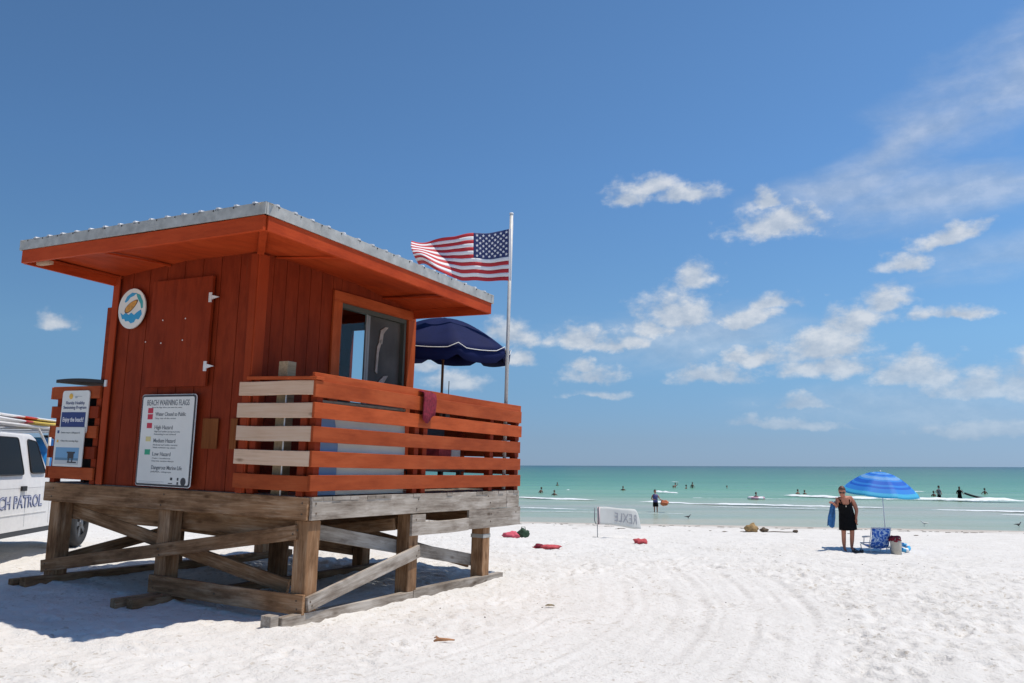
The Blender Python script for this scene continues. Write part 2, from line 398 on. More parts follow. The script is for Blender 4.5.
def sand_mat():
    m, nt, b = new_mat('white_quartz_sand'); L = nt.links
    geo = N(nt, 'ShaderNodeNewGeometry')
    n1 = N(nt, 'ShaderNodeTexNoise', i_Scale=.9, i_Detail=6.0, i_Roughness=.6); L.new(geo.outputs['Position'], n1.inputs['Vector'])
    r1 = ramp(nt, n1.outputs['Fac'], [(.3, (.695, .665, .615)), (.7, (.765, .735, .685))])
    # dark specks of shell and dried weed
    n2 = N(nt, 'ShaderNodeTexNoise', i_Scale=17.0, i_Detail=3.0); L.new(geo.outputs['Position'], n2.inputs['Vector'])
    n3 = N(nt, 'ShaderNodeTexNoise', i_Scale=1.3, i_Detail=2.0); L.new(geo.outputs['Position'], n3.inputs['Vector'])
    ad = N(nt, 'ShaderNodeMath', operation='MULTIPLY_ADD'); ad.inputs[1].default_value = .35; L.new(n3.outputs['Fac'], ad.inputs[0]); L.new(n2.outputs['Fac'], ad.inputs[2])
    r2 = ramp(nt, ad.outputs[0], [(.80, (1, 1, 1)), (.87, (.76, .72, .67))])
    mm = N(nt, 'ShaderNodeMixRGB', blend_type='MULTIPLY'); mm.inputs[0].default_value = 1; L.new(r1.outputs[0], mm.inputs[1]); L.new(r2.outputs[0], mm.inputs[2])
    # damp sand by the water's edge
    sp = N(nt, 'ShaderNodeSeparateXYZ'); L.new(geo.outputs['Position'], sp.inputs[0])
    nw = N(nt, 'ShaderNodeTexNoise', i_Scale=.35, i_Detail=5.0); L.new(geo.outputs['Position'], nw.inputs['Vector'])
    wv = N(nt, 'ShaderNodeMath', operation='MULTIPLY_ADD'); wv.inputs[1].default_value = .10; L.new(nw.outputs['Fac'], wv.inputs[0]); L.new(sp.outputs['Z'], wv.inputs[2])
    mr = N(nt, 'ShaderNodeMapRange'); mr.inputs['From Min'].default_value = -1.27; mr.inputs['From Max'].default_value = -1.17; L.new(wv.outputs[0], mr.inputs['Value'])
    rw = ramp(nt, mr.outputs[0], [(0, (.70, .66, .62)), (1, (1, 1, 1))])
    m3 = N(nt, 'ShaderNodeMixRGB', blend_type='MULTIPLY'); m3.inputs[0].default_value = 1; L.new(mm.outputs[0], m3.inputs[1]); L.new(rw.outputs[0], m3.inputs[2])
    L.new(m3.outputs[0], b.inputs['Base Color']); b.inputs['Roughness'].default_value = .95; b.inputs['Specular IOR Level'].default_value = .1
    nb = N(nt, 'ShaderNodeTexNoise', i_Scale=26.0, i_Detail=6.0, i_Roughness=.65); L.new(geo.outputs['Position'], nb.inputs['Vector'])
    nb2 = N(nt, 'ShaderNodeTexNoise', i_Scale=5.0, i_Detail=6.0, i_Roughness=.62); L.new(geo.outputs['Position'], nb2.inputs['Vector'])
    b1 = N(nt, 'ShaderNodeBump', i_Strength=.9, i_Distance=.016); L.new(nb.outputs['Fac'], b1.inputs['Height'])
    b2 = N(nt, 'ShaderNodeBump', i_Strength=.7, i_Distance=.07); L.new(nb2.outputs['Fac'], b2.inputs['Height']); L.new(b1.outputs[0], b2.inputs['Normal'])
    L.new(b2.outputs[0], b.inputs['Normal']); return m
sand_me.materials.append(sand_mat())
sand = bpy.data.objects.new('sand', sand_me); COL.objects.link(sand); tag(sand, kind='structure')
def gz(x, y):       # height of the finished sand
    i = min(max(np.searchsorted(xs, x), 1), nx-1); j = min(max(np.searchsorted(ys, y), 1), ny-1)
    fx = (x-xs[i-1])/(xs[i]-xs[i-1]); fy = (y-ys[j-1])/(ys[j]-ys[j-1])
    return float((Z[j-1, i-1]*(1-fx)+Z[j-1, i]*fx)*(1-fy)+(Z[j, i-1]*(1-fx)+Z[j, i]*fx)*fy)

# ------------------------------------------------------------------ the sea
SEA = -1.35
def sea_mat():
    m, nt, b = new_mat('gulf_water'); L = nt.links
    geo = N(nt, 'ShaderNodeNewGeometry')
    dot = N(nt, 'ShaderNodeVectorMath', operation='DOT_PRODUCT'); dot.inputs[1].default_value = (.225, .974, 0); L.new(geo.outputs['Position'], dot.inputs[0])
    nz = N(nt, 'ShaderNodeTexNoise', i_Scale=1.0, i_Detail=5.0)
    mp = N(nt, 'ShaderNodeMapping'); mp.inputs['Scale'].default_value = (.012, .10, 1); mp.inputs['Rotation'].default_value = (0, 0, .22); L.new(geo.outputs['Position'], mp.inputs['Vector']); L.new(mp.outputs[0], nz.inputs['Vector'])
    lg = N(nt, 'ShaderNodeMath', operation='LOGARITHM'); lg.inputs[1].default_value = 10; L.new(dot.outputs['Value'], lg.inputs[0])
    ad = N(nt, 'ShaderNodeMath', operation='MULTIPLY_ADD'); ad.inputs[1].default_value = .26; L.new(nz.outputs['Fac'], ad.inputs[0]); L.new(lg.outputs[0], ad.inputs[2])
    mr = N(nt, 'ShaderNodeMapRange'); mr.inputs['From Min'].default_value = 1.6; mr.inputs['From Max'].default_value = 3.6; L.new(ad.outputs[0], mr.inputs['Value'])
    def P(s): return (math.log10(s)+.13-1.6)/2.0
    r = ramp(nt, mr.outputs[0], [(P(43), (.42, .42, .33)), (P(50), (.31, .385, .30)), (P(62), (.38, .39, .335)), (P(74), (.32, .39, .30)), (P(86), (.21, .365, .25)), (P(110), (.13, .32, .205)), (P(160), (.075, .25, .155)), (P(300), (.048, .18, .115)), (P(900), (.018, .105, .082)), (P(2500), (.010, .058, .068))])
    mp3 = N(nt, 'ShaderNodeMapping'); mp3.inputs['Scale'].default_value = (.035, .30, 1); mp3.inputs['Rotation'].default_value = (0, 0, .20); L.new(geo.outputs['Position'], mp3.inputs['Vector'])
    pz = N(nt, 'ShaderNodeTexNoise', i_Scale=.55, i_Detail=7.0, i_Roughness=.62); L.new(mp3.outputs[0], pz.inputs['Vector'])
    pr2 = ramp(nt, pz.outputs['Fac'], [(.34, (.70, .84, .80)), (.52, (1, 1, 1)), (.68, (1.0, 1.0, 1.0))])
    ml = N(nt, 'ShaderNodeMixRGB', blend_type='MULTIPLY'); ml.inputs[0].default_value = 1; L.new(r.outputs[0], ml.inputs[1]); L.new(pr2.outputs[0], ml.inputs[2])
    L.new(ml.outputs[0], b.inputs['Base Color'])
    b.inputs['Roughness'].default_value = .22; b.inputs['IOR'].default_value = 1.33; b.inputs['Specular IOR Level'].default_value = .10
    mp2 = N(nt, 'ShaderNodeMapping'); mp2.inputs['Scale'].default_value = (.35, 1.3, 1); mp2.inputs['Rotation'].default_value = (0, 0, .22); L.new(geo.outputs['Position'], mp2.inputs['Vector'])
    w1 = N(nt, 'ShaderNodeTexNoise', i_Scale=1.3, i_Detail=6.0, i_Roughness=.6); L.new(mp2.outputs[0], w1.inputs['Vector'])
    w2 = N(nt, 'ShaderNodeTexNoise', i_Scale=.16, i_Detail=4.0, i_Roughness=.55); L.new(mp2.outputs[0], w2.inputs['Vector'])
    b1 = N(nt, 'ShaderNodeBump', i_Strength=.8, i_Distance=.18); L.new(w1.outputs['Fac'], b1.inputs['Height'])
    b2 = N(nt, 'ShaderNodeBump', i_Strength=.9, i_Distance=.9); L.new(w2.outputs['Fac'], b2.inputs['Height']); L.new(b1.outputs[0], b2.inputs['Normal'])
    L.new(b2.outputs[0], b.inputs['Normal'])
    return m
sxs = np.concatenate([np.linspace(-9000, -700, 12), np.linspace(-600, 600, 61), np.linspace(700, 9000, 12)])
sys_ = np.concatenate([np.linspace(30, 120, 150), np.linspace(124, 400, 60), np.linspace(420, 2000, 40), np.linspace(2300, 12000, 16)])
SX, SY = np.meshgrid(sxs, sys_)
ss = .225*SX+.974*SY
SZ = SEA + np.where(ss < 130, .035*np.sin(ss*1.1 + vnoise(SX*.06, SY*.06, 21)*5), 0)*np.clip((ss-46)/10, 0, 1)
g = MB(); n_ = len(sxs)
g.v = [tuple(p) for p in np.stack([SX.ravel(), SY.ravel(), SZ.ravel()], 1)]
for j in range(len(sys_)-1):
    for i in range(n_-1): g.f.append((j*n_+i, j*n_+i+1, (j+1)*n_+i+1, (j+1)*n_+i))
g.m = [0]*len(g.f); g.sm = [True]*len(g.f)
tag(g.build('sea', sea_mat()), kind='structure')

def foam_mat():
    m, nt, b = new_mat('sea_foam'); L = nt.links
    tc = N(nt, 'ShaderNodeNewGeometry')
    nz = N(nt, 'ShaderNodeTexNoise', i_Scale=.8, i_Detail=7.0, i_Roughness=.7); L.new(tc.outputs['Position'], nz.inputs['Vector'])
    at = N(nt, 'ShaderNodeAttribute'); at.attribute_name = 'foam'
    ad = N(nt, 'ShaderNodeMath', operation='ADD'); L.new(nz.outputs['Fac'], ad.inputs[0]); L.new(at.outputs['Fac'], ad.inputs[1])
    r = ramp(nt, ad.outputs[0], [(.78, (0, 0, 0)), (1.08, (1, 1, 1))])
    b.inputs['Base Color'].default_value = (.80, .83, .82, 1); b.inputs['Roughness'].default_value = .7
    L.new(r.outputs[0], b.inputs['Alpha']); return m
FOAM = foam_mat()
def breaker(name, pts, height, width, label=None, strength=.5):
    """a low ridge of breaking water along a line on the sea"""
    P = [Vector((*p, 0)) for p in pts]; samples = []
    for i in range(len(P)-1):
        n = max(4, int((P[i+1]-P[i]).length/.35))
        for k in range(n): samples.append(P[i].lerp(P[i+1], k/n))
    samples.append(P[-1]); n = len(samples)
    prof = [(-1.6, 0, -.5), (-.7, .25, .1), (-.25, .8, .45), (0, 1, .5), (.35, .75, .25), (1.0, .25, -.05), (2.2, .0, -.5)]
    vs = []; fo = []
    for i, p in enumerate(samples):
        d = (samples[min(i+1, n-1)]-samples[max(i-1, 0)]).normalized(); nrm = Vector((-d.y, d.x, 0))
        e = min(1, min(i, n-1-i)/(n*.16+1)); e = e*e*(3-2*e)
        wob = float(vnoise(np.array(p.x*.35), np.array(p.y*.35), 31)); hh = height*e*(.75+.9*wob+.5*float(vnoise(np.array(p.x*1.7), np.array(p.y*1.7), 33)))
        sh = float(vnoise(np.array(p.x*.2+9), np.array(p.y*.2), 32))*1.2
        for q, z, f in prof:
            c = p + nrm*(q*width*(.5+.5*e)+sh); vs.append((c.x, c.y, SEA+.02+max(0.0, z*hh)+(-.06 if f == -.5 else 0))); fo.append((f if f > -.4 else -1)*1.0 + (strength-.5) - (1-e)*.6)
    m = len(prof); fs = [(i*m+j, i*m+j+1, (i+1)*m+j+1, (i+1)*m+j) for i in range(n-1) for j in range(m-1)]
    b = MB(); b.add(vs, fs, 0, True); o = b.build(name, FOAM)
    at = o.data.attributes.new('foam', 'FLOAT', 'POINT'); at.data.foreach_set('value', fo)
    tag(o, kind='stuff'); return o
def ext(p, q, t): return (p[0]+(q[0]-p[0])*t, p[1]+(q[1]-p[1])*t)
breaker('wave_foam', [(-14, 84), (.77, 78.0), (5.04, 73.4), (9.06, 70.2)], .15, 1.1, strength=.72)
breaker('wave_foam', [(8.6, 69.8), (12, 67.2), (15.7, 64.8), (22, 62.5), (28, 59.7)], .13, .8, strength=.68)
breaker('wave_foam', [(15.3, 95), (16.5, 92), (17.8, 89.6)], .28, .6, strength=.7)
breaker('wave_foam', [(5.6, 99.2), (7.0, 98.2)], .22, .5, strength=.5)
breaker('wave_foam', [(26.3, 87.2), (27.8, 83), (30, 77), (36.5, 74), (45.2, 70.6)], .30, 1.3, strength=.72)
breaker('wave_foam', [(27.5, 58.9), (30, 56.8), (33.5, 54.6), (38, 53)], .11, .8, strength=.66)
breaker('wave_foam', [(-10, 62), (2, 58.6), (7.2, 56)], .05, .7, strength=.52)
breaker('wave_foam', [(29, 53.2), (31.5, 51.4), (36, 50)], .06, .6, strength=.6)
breaker('wave_foam', [(-6, 56.5), (3, 54.5), (9, 52.8), (14, 52)], .03, .5, strength=.42)
breaker('wave_foam', [(12, 61.5), (18, 60), (24, 57.5)], .05, .7, strength=.48)
breaker('wave_foam', [(26, 82), (34, 79), (46, 75)], .10, .9, strength=.46)
breaker('wave_foam', [(14, 78), (22, 76), (27, 74)], .06, .6, strength=.42)
breaker('wave_foam', [(43, 98), (47, 96)], .16, .4, strength=.5)
breaker('wave_foam', [(27, 150), (30, 149)], .2, .5, strength=.4)
breaker('wave_foam', [(-24, 90), (-14, 84.3)], .12, .6, strength=.55)

# ------------------------------------------------------------------ lifeguard stand
hut = empty('lifeguard_stand'); hut.matrix_world = HM
tag(hut, 'orange wooden lifeguard hut with grey metal roof raised on a timber deck', 'lifeguard stand')
DA, DB = 4.25, 4.39
RB = .228
# -- understructure
def hb(name, p0, p1, w, t, mat, up=(0, 0, 1), parent=hut, **k): return board(name, h(*p0), h(*p1), w, t, M[mat], parent, up, **k)
G, W = 'grey_wood', 'brown_wood'
hb('rim_beam', (-.0, -.019, -RB/2), (DA+.035, -.019, -RB/2), RB, .038, W)                  # camera-left face
hb('rim_beam', (-.019, 0.0, -RB/2), (-.019, 4.02, -RB/2), RB, .038, G)                        # camera-right face
hb('rim_beam', (-.019, 4.03, -RB/2), (-.019, DB, -RB/2), RB, .038, G)
hb('rim_beam', (0, DB+.019, -RB/2), (DA, DB+.019, -RB/2), RB, .038, W)
hb('rim_beam', (DA+.019, 0, -RB/2), (DA+.019, DB, -RB/2), RB, .038, W)
# lower patch board with its raised end
hb('rim_beam', (-.021, 3.02, -.355), (-.021, 4.44, -.355), .25, .036, G)
hb('rim_beam', (-.023, 1.74, -.408), (-.023, 3.02, -.408), .155, .036, G)
hb('rim_beam', (-.023, 1.74, -.285), (-.023, 2.02, -.285), .09, .036, G)
for a in (.6, 1.2, 1.8, 2.4, 3.0, 3.6):
    hb('joist', (a, .02, -.15), (a, DB-.02, -.15), .18, .04, W)
for b in (.2, 1.95, 3.66):
    hb('cross_beam', (.05, b+.02, -.345), (DA-.05, b+.02, -.345), .20, .05, W)
POST = [(a, b) for b in (0.0, 1.75, 3.46) for a in (0.0, 2.03, 4.0)]
for a, b in POST:
    o = board('post', h(a+.09, b+.09, -.23), h(a+.09, b+.09, -1.17), .185, .185, M[W], hut, up=(1, 0, 0), bev=.008)
# faded paint ring on the seaward post
mb = MB(); mb.box(3.46-.006, 3.46+.19, -.006, .19, -.62, -.57); mb.build('paint_ring', M['galv'], hut)
hb('brace', (4.20, -.022, -1.015), (.13, -.022, -.35), .145, .038, W)
hb('brace', (4.07, .205, -.335), (.40, .205, -.93), .15, .038, W)
hb('brace', (2.24, -.022, -1.04), (-.02, -.022, -1.045), .195, .04, W)
hb('brace', (-.022, .02, -1.045), (-.022, 1.93, -.67), .145, .038, G)
hb('brace', (.205, .30, -.36), (.205, 3.6, -.94), .155, .038, G)
hb('brace', (4.08, .1, -.95), (4.08, 3.5, -.38), .14, .038, W)
hb('brace', (2.24, .1, -.38), (2.24, 3.5, -.95), .14, .038, W)
hb('brace', (4.0, 3.44, -.36), (.2, 3.44, -.95), .14, .038, W)
hb('brace', (4.0, 1.72, -.9), (.2, 1.72, -.36), .14, .038, W)
hb('skid', (.03, -.30, -1.19), (.03, 1.86, -1.19), .12, .09, G)
hb('skid', (.03, 1.87, -1.175), (.03, 4.02, -1.175), .11, .09, G)
hb('skid', (.085, -.42, -1.165), (.085, -.31, -1.165), .12, .13, G)
hb('skid', (1.90, -.52, -1.18), (1.90, 4.1, -1.18), .12, .10, W)
hb('skid', (2.06, -.60, -1.18), (2.06, .25, -1.18), .12, .09, W)
hb('skid', (4.02, -.36, -1.17), (4.02, 4.1, -1.17), .13, .12, W)
hb('skid', (4.15, -.42, -1.185), (4.15, .3, -1.185), .12, .10, W)
for (a_, c_) in ((.06, -.06), (.06, -.17), (2.1, -.06), (2.14, -.18), (4.1, -.07), (4.12, -.17), (.1, -.33), (.16, -.37), (2.12, -.66), (2.1, -.72), (4.12, -.98), (4.08, -1.04), (.06, -1.01), (.05, -1.09), (2.18, -1.01), (2.16, -1.08), (1.2, -1.05)):
    mb = MB(); mb.ell(h(a_, -.043, c_), (.004, .011, .011), 7, 4); mb.build('nail_head', M['weed'], hut)
for (b_, c_) in ((.05, -.06), (.06, -.16), (1.85, -.06), (1.82, -.17), (3.5, -.06), (3.56, -.15), (1.9, -.66), (1.86, -.72), (.05, -1.02), (.08, -1.06), (1.82, -.30), (3.6, -.3), (3.58, -.4), (4.3, -.3), (4.32, -.07)):
    mb = MB(); mb.ell(h(-.043, b_, c_), (.011, .004, .011), 7, 4); mb.build('nail_head', M['weed'], hut)
# deck planks, their ends showing over the beam
deck = MB(); b = .01; 
while b < DB-.05:
    w = random.uniform(.132, .142); e = random.uniform(0, .018)
    deck.box(b, b+w, -.03-e, DA+.02+e, -.0345+random.uniform(-.002, .002), random.uniform(.0, .006)); b += w+random.uniform(.006, .012)
deck.build('deck_planks', M['grey_wood'], hut)
# -- cabin walls: planks with grooves
WA0, WA1, WB1, CH = .92, 3.32, 2.94, 2.66
def siding(name, face, u0, u1, c0, c1, pos, out, step=.2, holes=()):
    """vertical boards; face 'A' runs along a at b=pos, face 'B' along b at a=pos; out = outward sign"""
    mb = MB(); u = u0
    t0, t1 = (pos, pos-out*.03) if True else (0, 0)
    cols = []
    while u < u1-1e-4:
        n = min(u1, u+step); cols.append((u, n)); u = n
    for (p, q) in cols:
        gaps = [(hc0, hc1) for (hu0, hu1, hc0, hc1) in holes if p < hu1-1e-3 and q > hu0+1e-3]
        spans = [(c0, c1)]
        for hc0, hc1 in gaps: spans = [(c0, hc0), (hc1, c1)]
        for s0, s1 in spans:
            if s1-s0 < .01: continue
            lo, hi = min(pos, pos-out*.022), max(pos, pos-out*.022)
            lo2, hi2 = min(pos-out*.022, pos-out*.05), max(pos-out*.022, pos-out*.05)
            if face == 'A':
                mb.box(lo, hi, p+.005, q-.005, s0, s1); mb.box(lo2, hi2, p, q, s0, s1)
            else:
                mb.box(p+.005, q-.005, lo, hi, s0, s1); mb.box(p, q, lo2, hi2, s0, s1)
    return mb.build(name, M['orange_wall'], hut)
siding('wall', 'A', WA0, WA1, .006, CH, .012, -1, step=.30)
WO = (1.38, 2.76, 1.05, 2.30)       # opening in the camera-right wall: b0, b1, c0, c1
def wall_b():
    mb = MB(); us = [0.062, .22, .42, .62, .82, 1.02, 1.22, WO[0], WO[1], WB1]
    for p, q in zip(us[:-1], us[1:]):
        spans = [(.006, WO[2]), (WO[3], CH)] if (p >= WO[0]-.01 and q <= WO[1]+.01) else [(.006, CH)]
        for s0, s1 in spans:
            mb.box(p+.004, q-.004, WA0, WA0+.022, s0, s1); mb.box(p, q, WA0+.022, WA0+.05, s0, s1)
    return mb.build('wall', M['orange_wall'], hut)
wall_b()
# far walls with openings towards the sea
fo = (1.15, 1.98, 1.05, 2.22)
mb = MB()
for p, q, s0, s1 in ((WA0, fo[0], 0, CH), (fo[1], WA1, 0, CH), (fo[0], fo[1], 0, fo[2]), (fo[0], fo[1], fo[3], CH)):
    mb.box(WB1-.05, WB1, p, q, s0+.006, s1)
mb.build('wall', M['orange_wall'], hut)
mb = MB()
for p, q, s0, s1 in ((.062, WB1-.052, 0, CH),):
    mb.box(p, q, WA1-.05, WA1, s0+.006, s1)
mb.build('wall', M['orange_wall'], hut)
mb = MB(); mb.box(.07, WB1-.06, WA0+.06, WA1-.06, CH-.06, CH-.03); mb.build('ceiling', M['orange_wall'], hut)
# corner boards
hb('corner_board', (WA0+.045, -.03, .006), (WA0+.045, -.03, 2.60), .10, .02, 'orange_corner', up=(0, 1, 0))
hb('corner_board', (WA0-.013, .045, .006), (WA0-.013, .045, 2.60), .15, .025, 'orange_corner', up=(1, 0, 0))
hb('corner_board', (WA1-.05, -.024, .006), (WA1-.05, -.024, 2.62), .11, .02, 'orange_corner', up=(0, 1, 0))
hb('corner_board', (WA0-.013, WB1-.07, .006), (WA0-.013, WB1-.07, 2.58), .13, .025, 'orange_corner', up=(1, 0, 0))
# side shutter folded back past the corner
hb('side_panel', (3.42, .05, 1.26), (3.42, .05, 2.16), .13, .05, 'orange_wall', up=(0, 1, 0))
mb = MB(); mb.box(-.05, -.035, 3.27, 3.31, 1.17, 1.25); mb.build('latch', M['galv_rib'], hut)
# window: trim, sliding frame, panes
tw = .13
wf = empty('window'); wf.parent = hut
hb('window_trim', (WA0-.017, 1.22, WO[3]+tw/2), (WA0-.017, WB1, WO[3]+tw/2), tw, .034, 'orange_board', parent=wf)
hb('window_trim', (WA0-.017, 1.30, .95), (WA0-.017, 1.30, WO[3]), .155, .034, 'orange_board', up=(1, 0, 0), parent=wf)
hb('window_trim', (WA0-.019, WB1-.085, .95), (WA0-.019, WB1-.085, WO[3]), .17, .034, 'orange_board', up=(1, 0, 0), parent=wf)
mb = MB(); b0, b1, c0, c1 = WO
mb.box(b0, b1, WA0, WA0+.09, c1-.055, c1); mb.box(b0, b1, WA0, WA0+.09, c0, c0+.04)
mb.box(b0, b0+.035, WA0, WA0+.09, c0+.04, c1-.055); mb.box(b1-.045, b1, WA0, WA0+.09, c0+.04, c1-.055)
mb.build('window_frame', M['alu_dark'], wf)
mb = MB(); mb.box(1.93, 1.965, WA0+.03, WA0+.055, c0+.04, c1-.055); mb.box(2.01, 2.05, WA0+.062, WA0+.085, c0+.04, c1-.055)
mb.build('sash_stile', M['alu'], wf)
mb = MB(); mb.box(b0+.035, 1.95, WA0+.04, WA0+.045, c0+.04, c1-.055); mb.build('pane', M['glass'], wf)
mb = MB(); mb.box(2.05, b1-.045, WA0+.066, WA0+.072, c0+.04, c1-.055); mb.build('pane', M['dusty'], wf)
# cloth hanging behind the dusty pane
mb = MB()
for (cb, cc, w, hgt) in ((2.34, 2.05, .10, .13), (2.25, 1.78, .06, .25), (2.36, 1.35, .12, .2)):
    P = [h(WA0+.05, cb+dx*w, cc+dz*hgt) for dx, dz in ((-1, -1), (-.3, -1.1), (-.1, 0), (.9, .75), (.2, .7), (-.7, .3))]
    Q = [(x, y+.012, z) for x, y, z in P]; n = len(P)
    mb.add(P+Q, [tuple(range(n)), tuple(range(2*n-1, n-1, -1))]+[(i, (i+1) % n, n+(i+1) % n, n+i) for i in range(n)])
mb.build('hung_cloth', simple('pale_cloth', (.36, .31, .27), rough=.9, noise=.2), wf)
# hatch on the camera-left face
hatch = empty('hatch'); hatch.parent = hut
mb = MB(); mb.box(-.045, -.012, 1.58, 2.58, 1.15, 2.40)
hd = mb.build('hatch_panel', M['orange_wall'], hatch)
for cz in (2.15, 1.37):
    mb = MB(); mb.box(-.056, -.045, 1.575, 1.62, cz-.055, cz+.055)
    P = [(-.052, 1.575, cz+.024), (-.052, 1.575, cz-.024), (-.040, 1.47, cz+.0)]
    mb.add(P+[(x+.008, y, z) for x, y, z in P], [(0, 1, 2), (5, 4, 3), (0, 3, 4, 1), (1, 4, 5, 2), (2, 5, 3, 0)])
    mb.build('hinge', M['galv_rib'], hatch)
for a, c in ((2.36, 1.93), (1.98, 1.93), (2.36, 1.66), (2.0, 1.68), (2.66, 1.69)):
    mb = MB(); mb.ell(h(a, -.048 if a < 2.6 else -.024, c), (.006, .010, .009), 8, 5); mb.build('bolt', M['galv_rib'], hatch)
# unpainted patches
for p0_, p1_ in ((1.36, 1.60), (1.07, 1.17)):
    mb = MB(); mb.box(-.0165, -.012, p0_, p1_, .46, .79); mb.build('bare_patch', M['brown_patch'], hut)

# -- hip roof
RA0, RA1, RB0, RB1 = -.35, 3.33, -1.21, 2.91
def ce(a, b): return 2.572 + (.003*(a-RA0)) - .0235*(b-RB0)          # eave level (settles seaward)
PITCH = .11
def ctop(a, b):
    d = min(a-RA0, RA1-a, b-RB0, RB1-b); return ce(a, b) + .107 + d*PITCH
roof = empty('roof'); roof.parent = hut
def fascia(p, q):
    z0 = ce(*p); z1 = ce(*q)
    return board('fascia', h(p[0], p[1], z0-.072), h(q[0], q[1], z1-.072), .145, .04, M['orange_soffit'], roof)
i_ = .02
fascia((RA0+i_, RB0+i_), (RA1-i_, RB0+i_)); fascia((RA0+i_, RB0+.042), (RA0+i_, RB1-i_))
fascia((RA1-i_, RB0+.042), (RA1-i_, RB1-.042)); fascia((RA0+.042, RB1-i_), (RA1-.0, RB1-i_))
# soffit: four sloping sheets from the eave up to the wall head
mb = MB()
def sf(a, b):
    d = min(a-RA0, RA1-a, b-RB0, RB1-b); return h(a, b, ce(a, b)-.03+d*.09)
def quad(A, B, C, D_, th=.02):
    P = [sf(*A), sf(*B), sf(*C), sf(*D_)]; Q = [(x, y, z+th) for x, y, z in P]
    mb.add(P+Q, [(0, 1, 2, 3), (7, 6, 5, 4), (0, 4, 5, 1), (1, 5, 6, 2), (2, 6, 7, 3), (3, 7, 4, 0)])
e = .03; ca, cb = (RA0+RA1)/2, (RB0+RB1)/2; hw_ = (RA1-RA0)/2-e
r0 = (ca, RB0+hw_+e); r1 = (ca, RB1-hw_-e)
quad((RA0+e, RB0+e), (RA1-e, RB0+e), (ca+.01, r0[1]), (ca-.01, r0[1])); quad((RA0+e, RB0+e), (ca, r0[1]), (ca, r1[1]), (RA0+e, RB1-e))
quad((RA1-e, RB0+e), (ca, r0[1]), (ca, r1[1]), (RA1-e, RB1-e)); quad((RA0+e, RB1-e), (RA1-e, RB1-e), (ca+.01, r1[1]), (ca-.01, r1[1]))
mb.build('soffit', M['orange_soffit'], roof)
# soffit battens and hip trim
def sb(p, q, w=.05, lift=-.016):
    P = Vector(sf(*p)); Q = Vector(sf(*q)); P.z += lift; Q.z += lift
    return board('soffit_batten', P, Q, .018, w, M['orange_soffit'], roof, bev=.002)
sb((RA0+.05, RB0+.05), (WA0-.02, -.02), .075, -.03)
sb((RA1-.95, RB0+.04), (RA1-.95, -.0)); sb((RA1-.06, RB0+.04), (RA1-.06, .2), .09)
sb((RA0+.04, .25), (WA0, .25)); sb((RA0+.04, 2.25), (WA0, 2.25), .09)
mb = MB(); mb.box(RB0+.10, RB0+.16, RA1-.36, RA1-.14, ce(RA1, RB0)-.155, ce(RA1, RB0)-.12); mb.build('soffit_block', M['raw_wood'], roof)
# metal: eave flashing, sheets, ribs, hip caps
mb = MB()
def band(p, q, off):
    d = (Vector(q)-Vector(p)).normalized(); nrm = Vector((d.y, -d.x))*off
    P = []; 
    for s in (p, q):
        for t in (0.0, .012):
            for z in (.0, .112):
                P.append(h(s[0]+nrm.x*(t+.003), s[1]+nrm.y*(t+.003), ce(*s)+z))
    mb.add(P, [(0, 1, 5, 4), (2, 6, 7, 3), (0, 4, 6, 2), (1, 3, 7, 5), (0, 2, 3, 1), (4, 5, 7, 6)])
o_ = .012
band((RA0-o_, RB0), (RA1+o_, RB0), 1); band((RA0, RB0+.001), (RA0, RB1), -1); band((RA1, RB0+.001), (RA1, RB1-.001), 1); band((RA0-o_, RB1), (RA1+o_, RB1), -1)
mb.build('eave_flashing', M['galv'], roof)
mb = MB()
def tp(a, b, dz=0): return h(a, b, ctop(a, b)+dz)
R0 = (ca, RB0+(RA1-RA0)/2); R1 = (ca, RB1-(RA1-RA0)/2)
C00, C10, C01, C11 = (RA0, RB0), (RA1, RB0), (RA0, RB1), (RA1, RB1)
mb.add([tp(*C00), tp(*C10), tp(*C01), tp(*C11), tp(*R0), tp(*R1)], [(0, 1, 4), (0, 4, 5, 2), (1, 3, 5, 4), (2, 5, 3)])
def rib(p, q, w=.060, z=.022):
    P = Vector((*p, 0)); Q = Vector((*q, 0)); 
    if (Q-P).length < .05: return
    d = (Q-P).normalized(); s = Vector((d.y, -d.x, 0))
    pts = []
    for c in (P, Q):
        for k, zz in ((-w/2, -.01), (-w/4, z), (w/4, z), (w/2, -.01)):
            pts.append(h(c.x+s.x*k, c.y+s.y*k, ctop(c.x, c.y)+zz))
    mb.add(pts, [(0, 1, 2, 3), (7, 6, 5, 4), (0, 4, 5, 1), (1, 5, 6, 2), (2, 6, 7, 3)])
a = RA0+.14
while a < RA1-.05:
    d = min(a-RA0, RA1-a, (RB1-RB0)/2); rib((a, RB0-.015), (a, RB0+d)); rib((a, RB1+.015), (a, RB1-d)); a += .235
b = RB0+.14
while b < RB1-.05:
    d = min(b-RB0, RB1-b, (RA1-RA0)/2); rib((RA0-.015, b), (RA0+d, b)); rib((RA1+.015, b), (RA1-d, b)); b += .235
mb.build('metal_sheet', M['galv_rib'], roof)
mb = MB()
for s_, t_ in ((C00, R0), (C10, R0), (C01, R1), (C11, R1), (R0, R1)):
    P = Vector(tp(*s_, .012)); Q = Vector(tp(*t_, .045)); d = (Q-P).normalized(); s2 = d.cross(Vector((0, 0, 1))).normalized()*.07
    dn_ = Vector((0, 0, -.02))
    mb.add([P-s2+dn_, P, P+s2+dn_, Q-s2+dn_, Q, Q+s2+dn_], [(0, 1, 4, 3), (1, 2, 5, 4)])
mb.build('hip_cap', M['galv_rib'], roof)
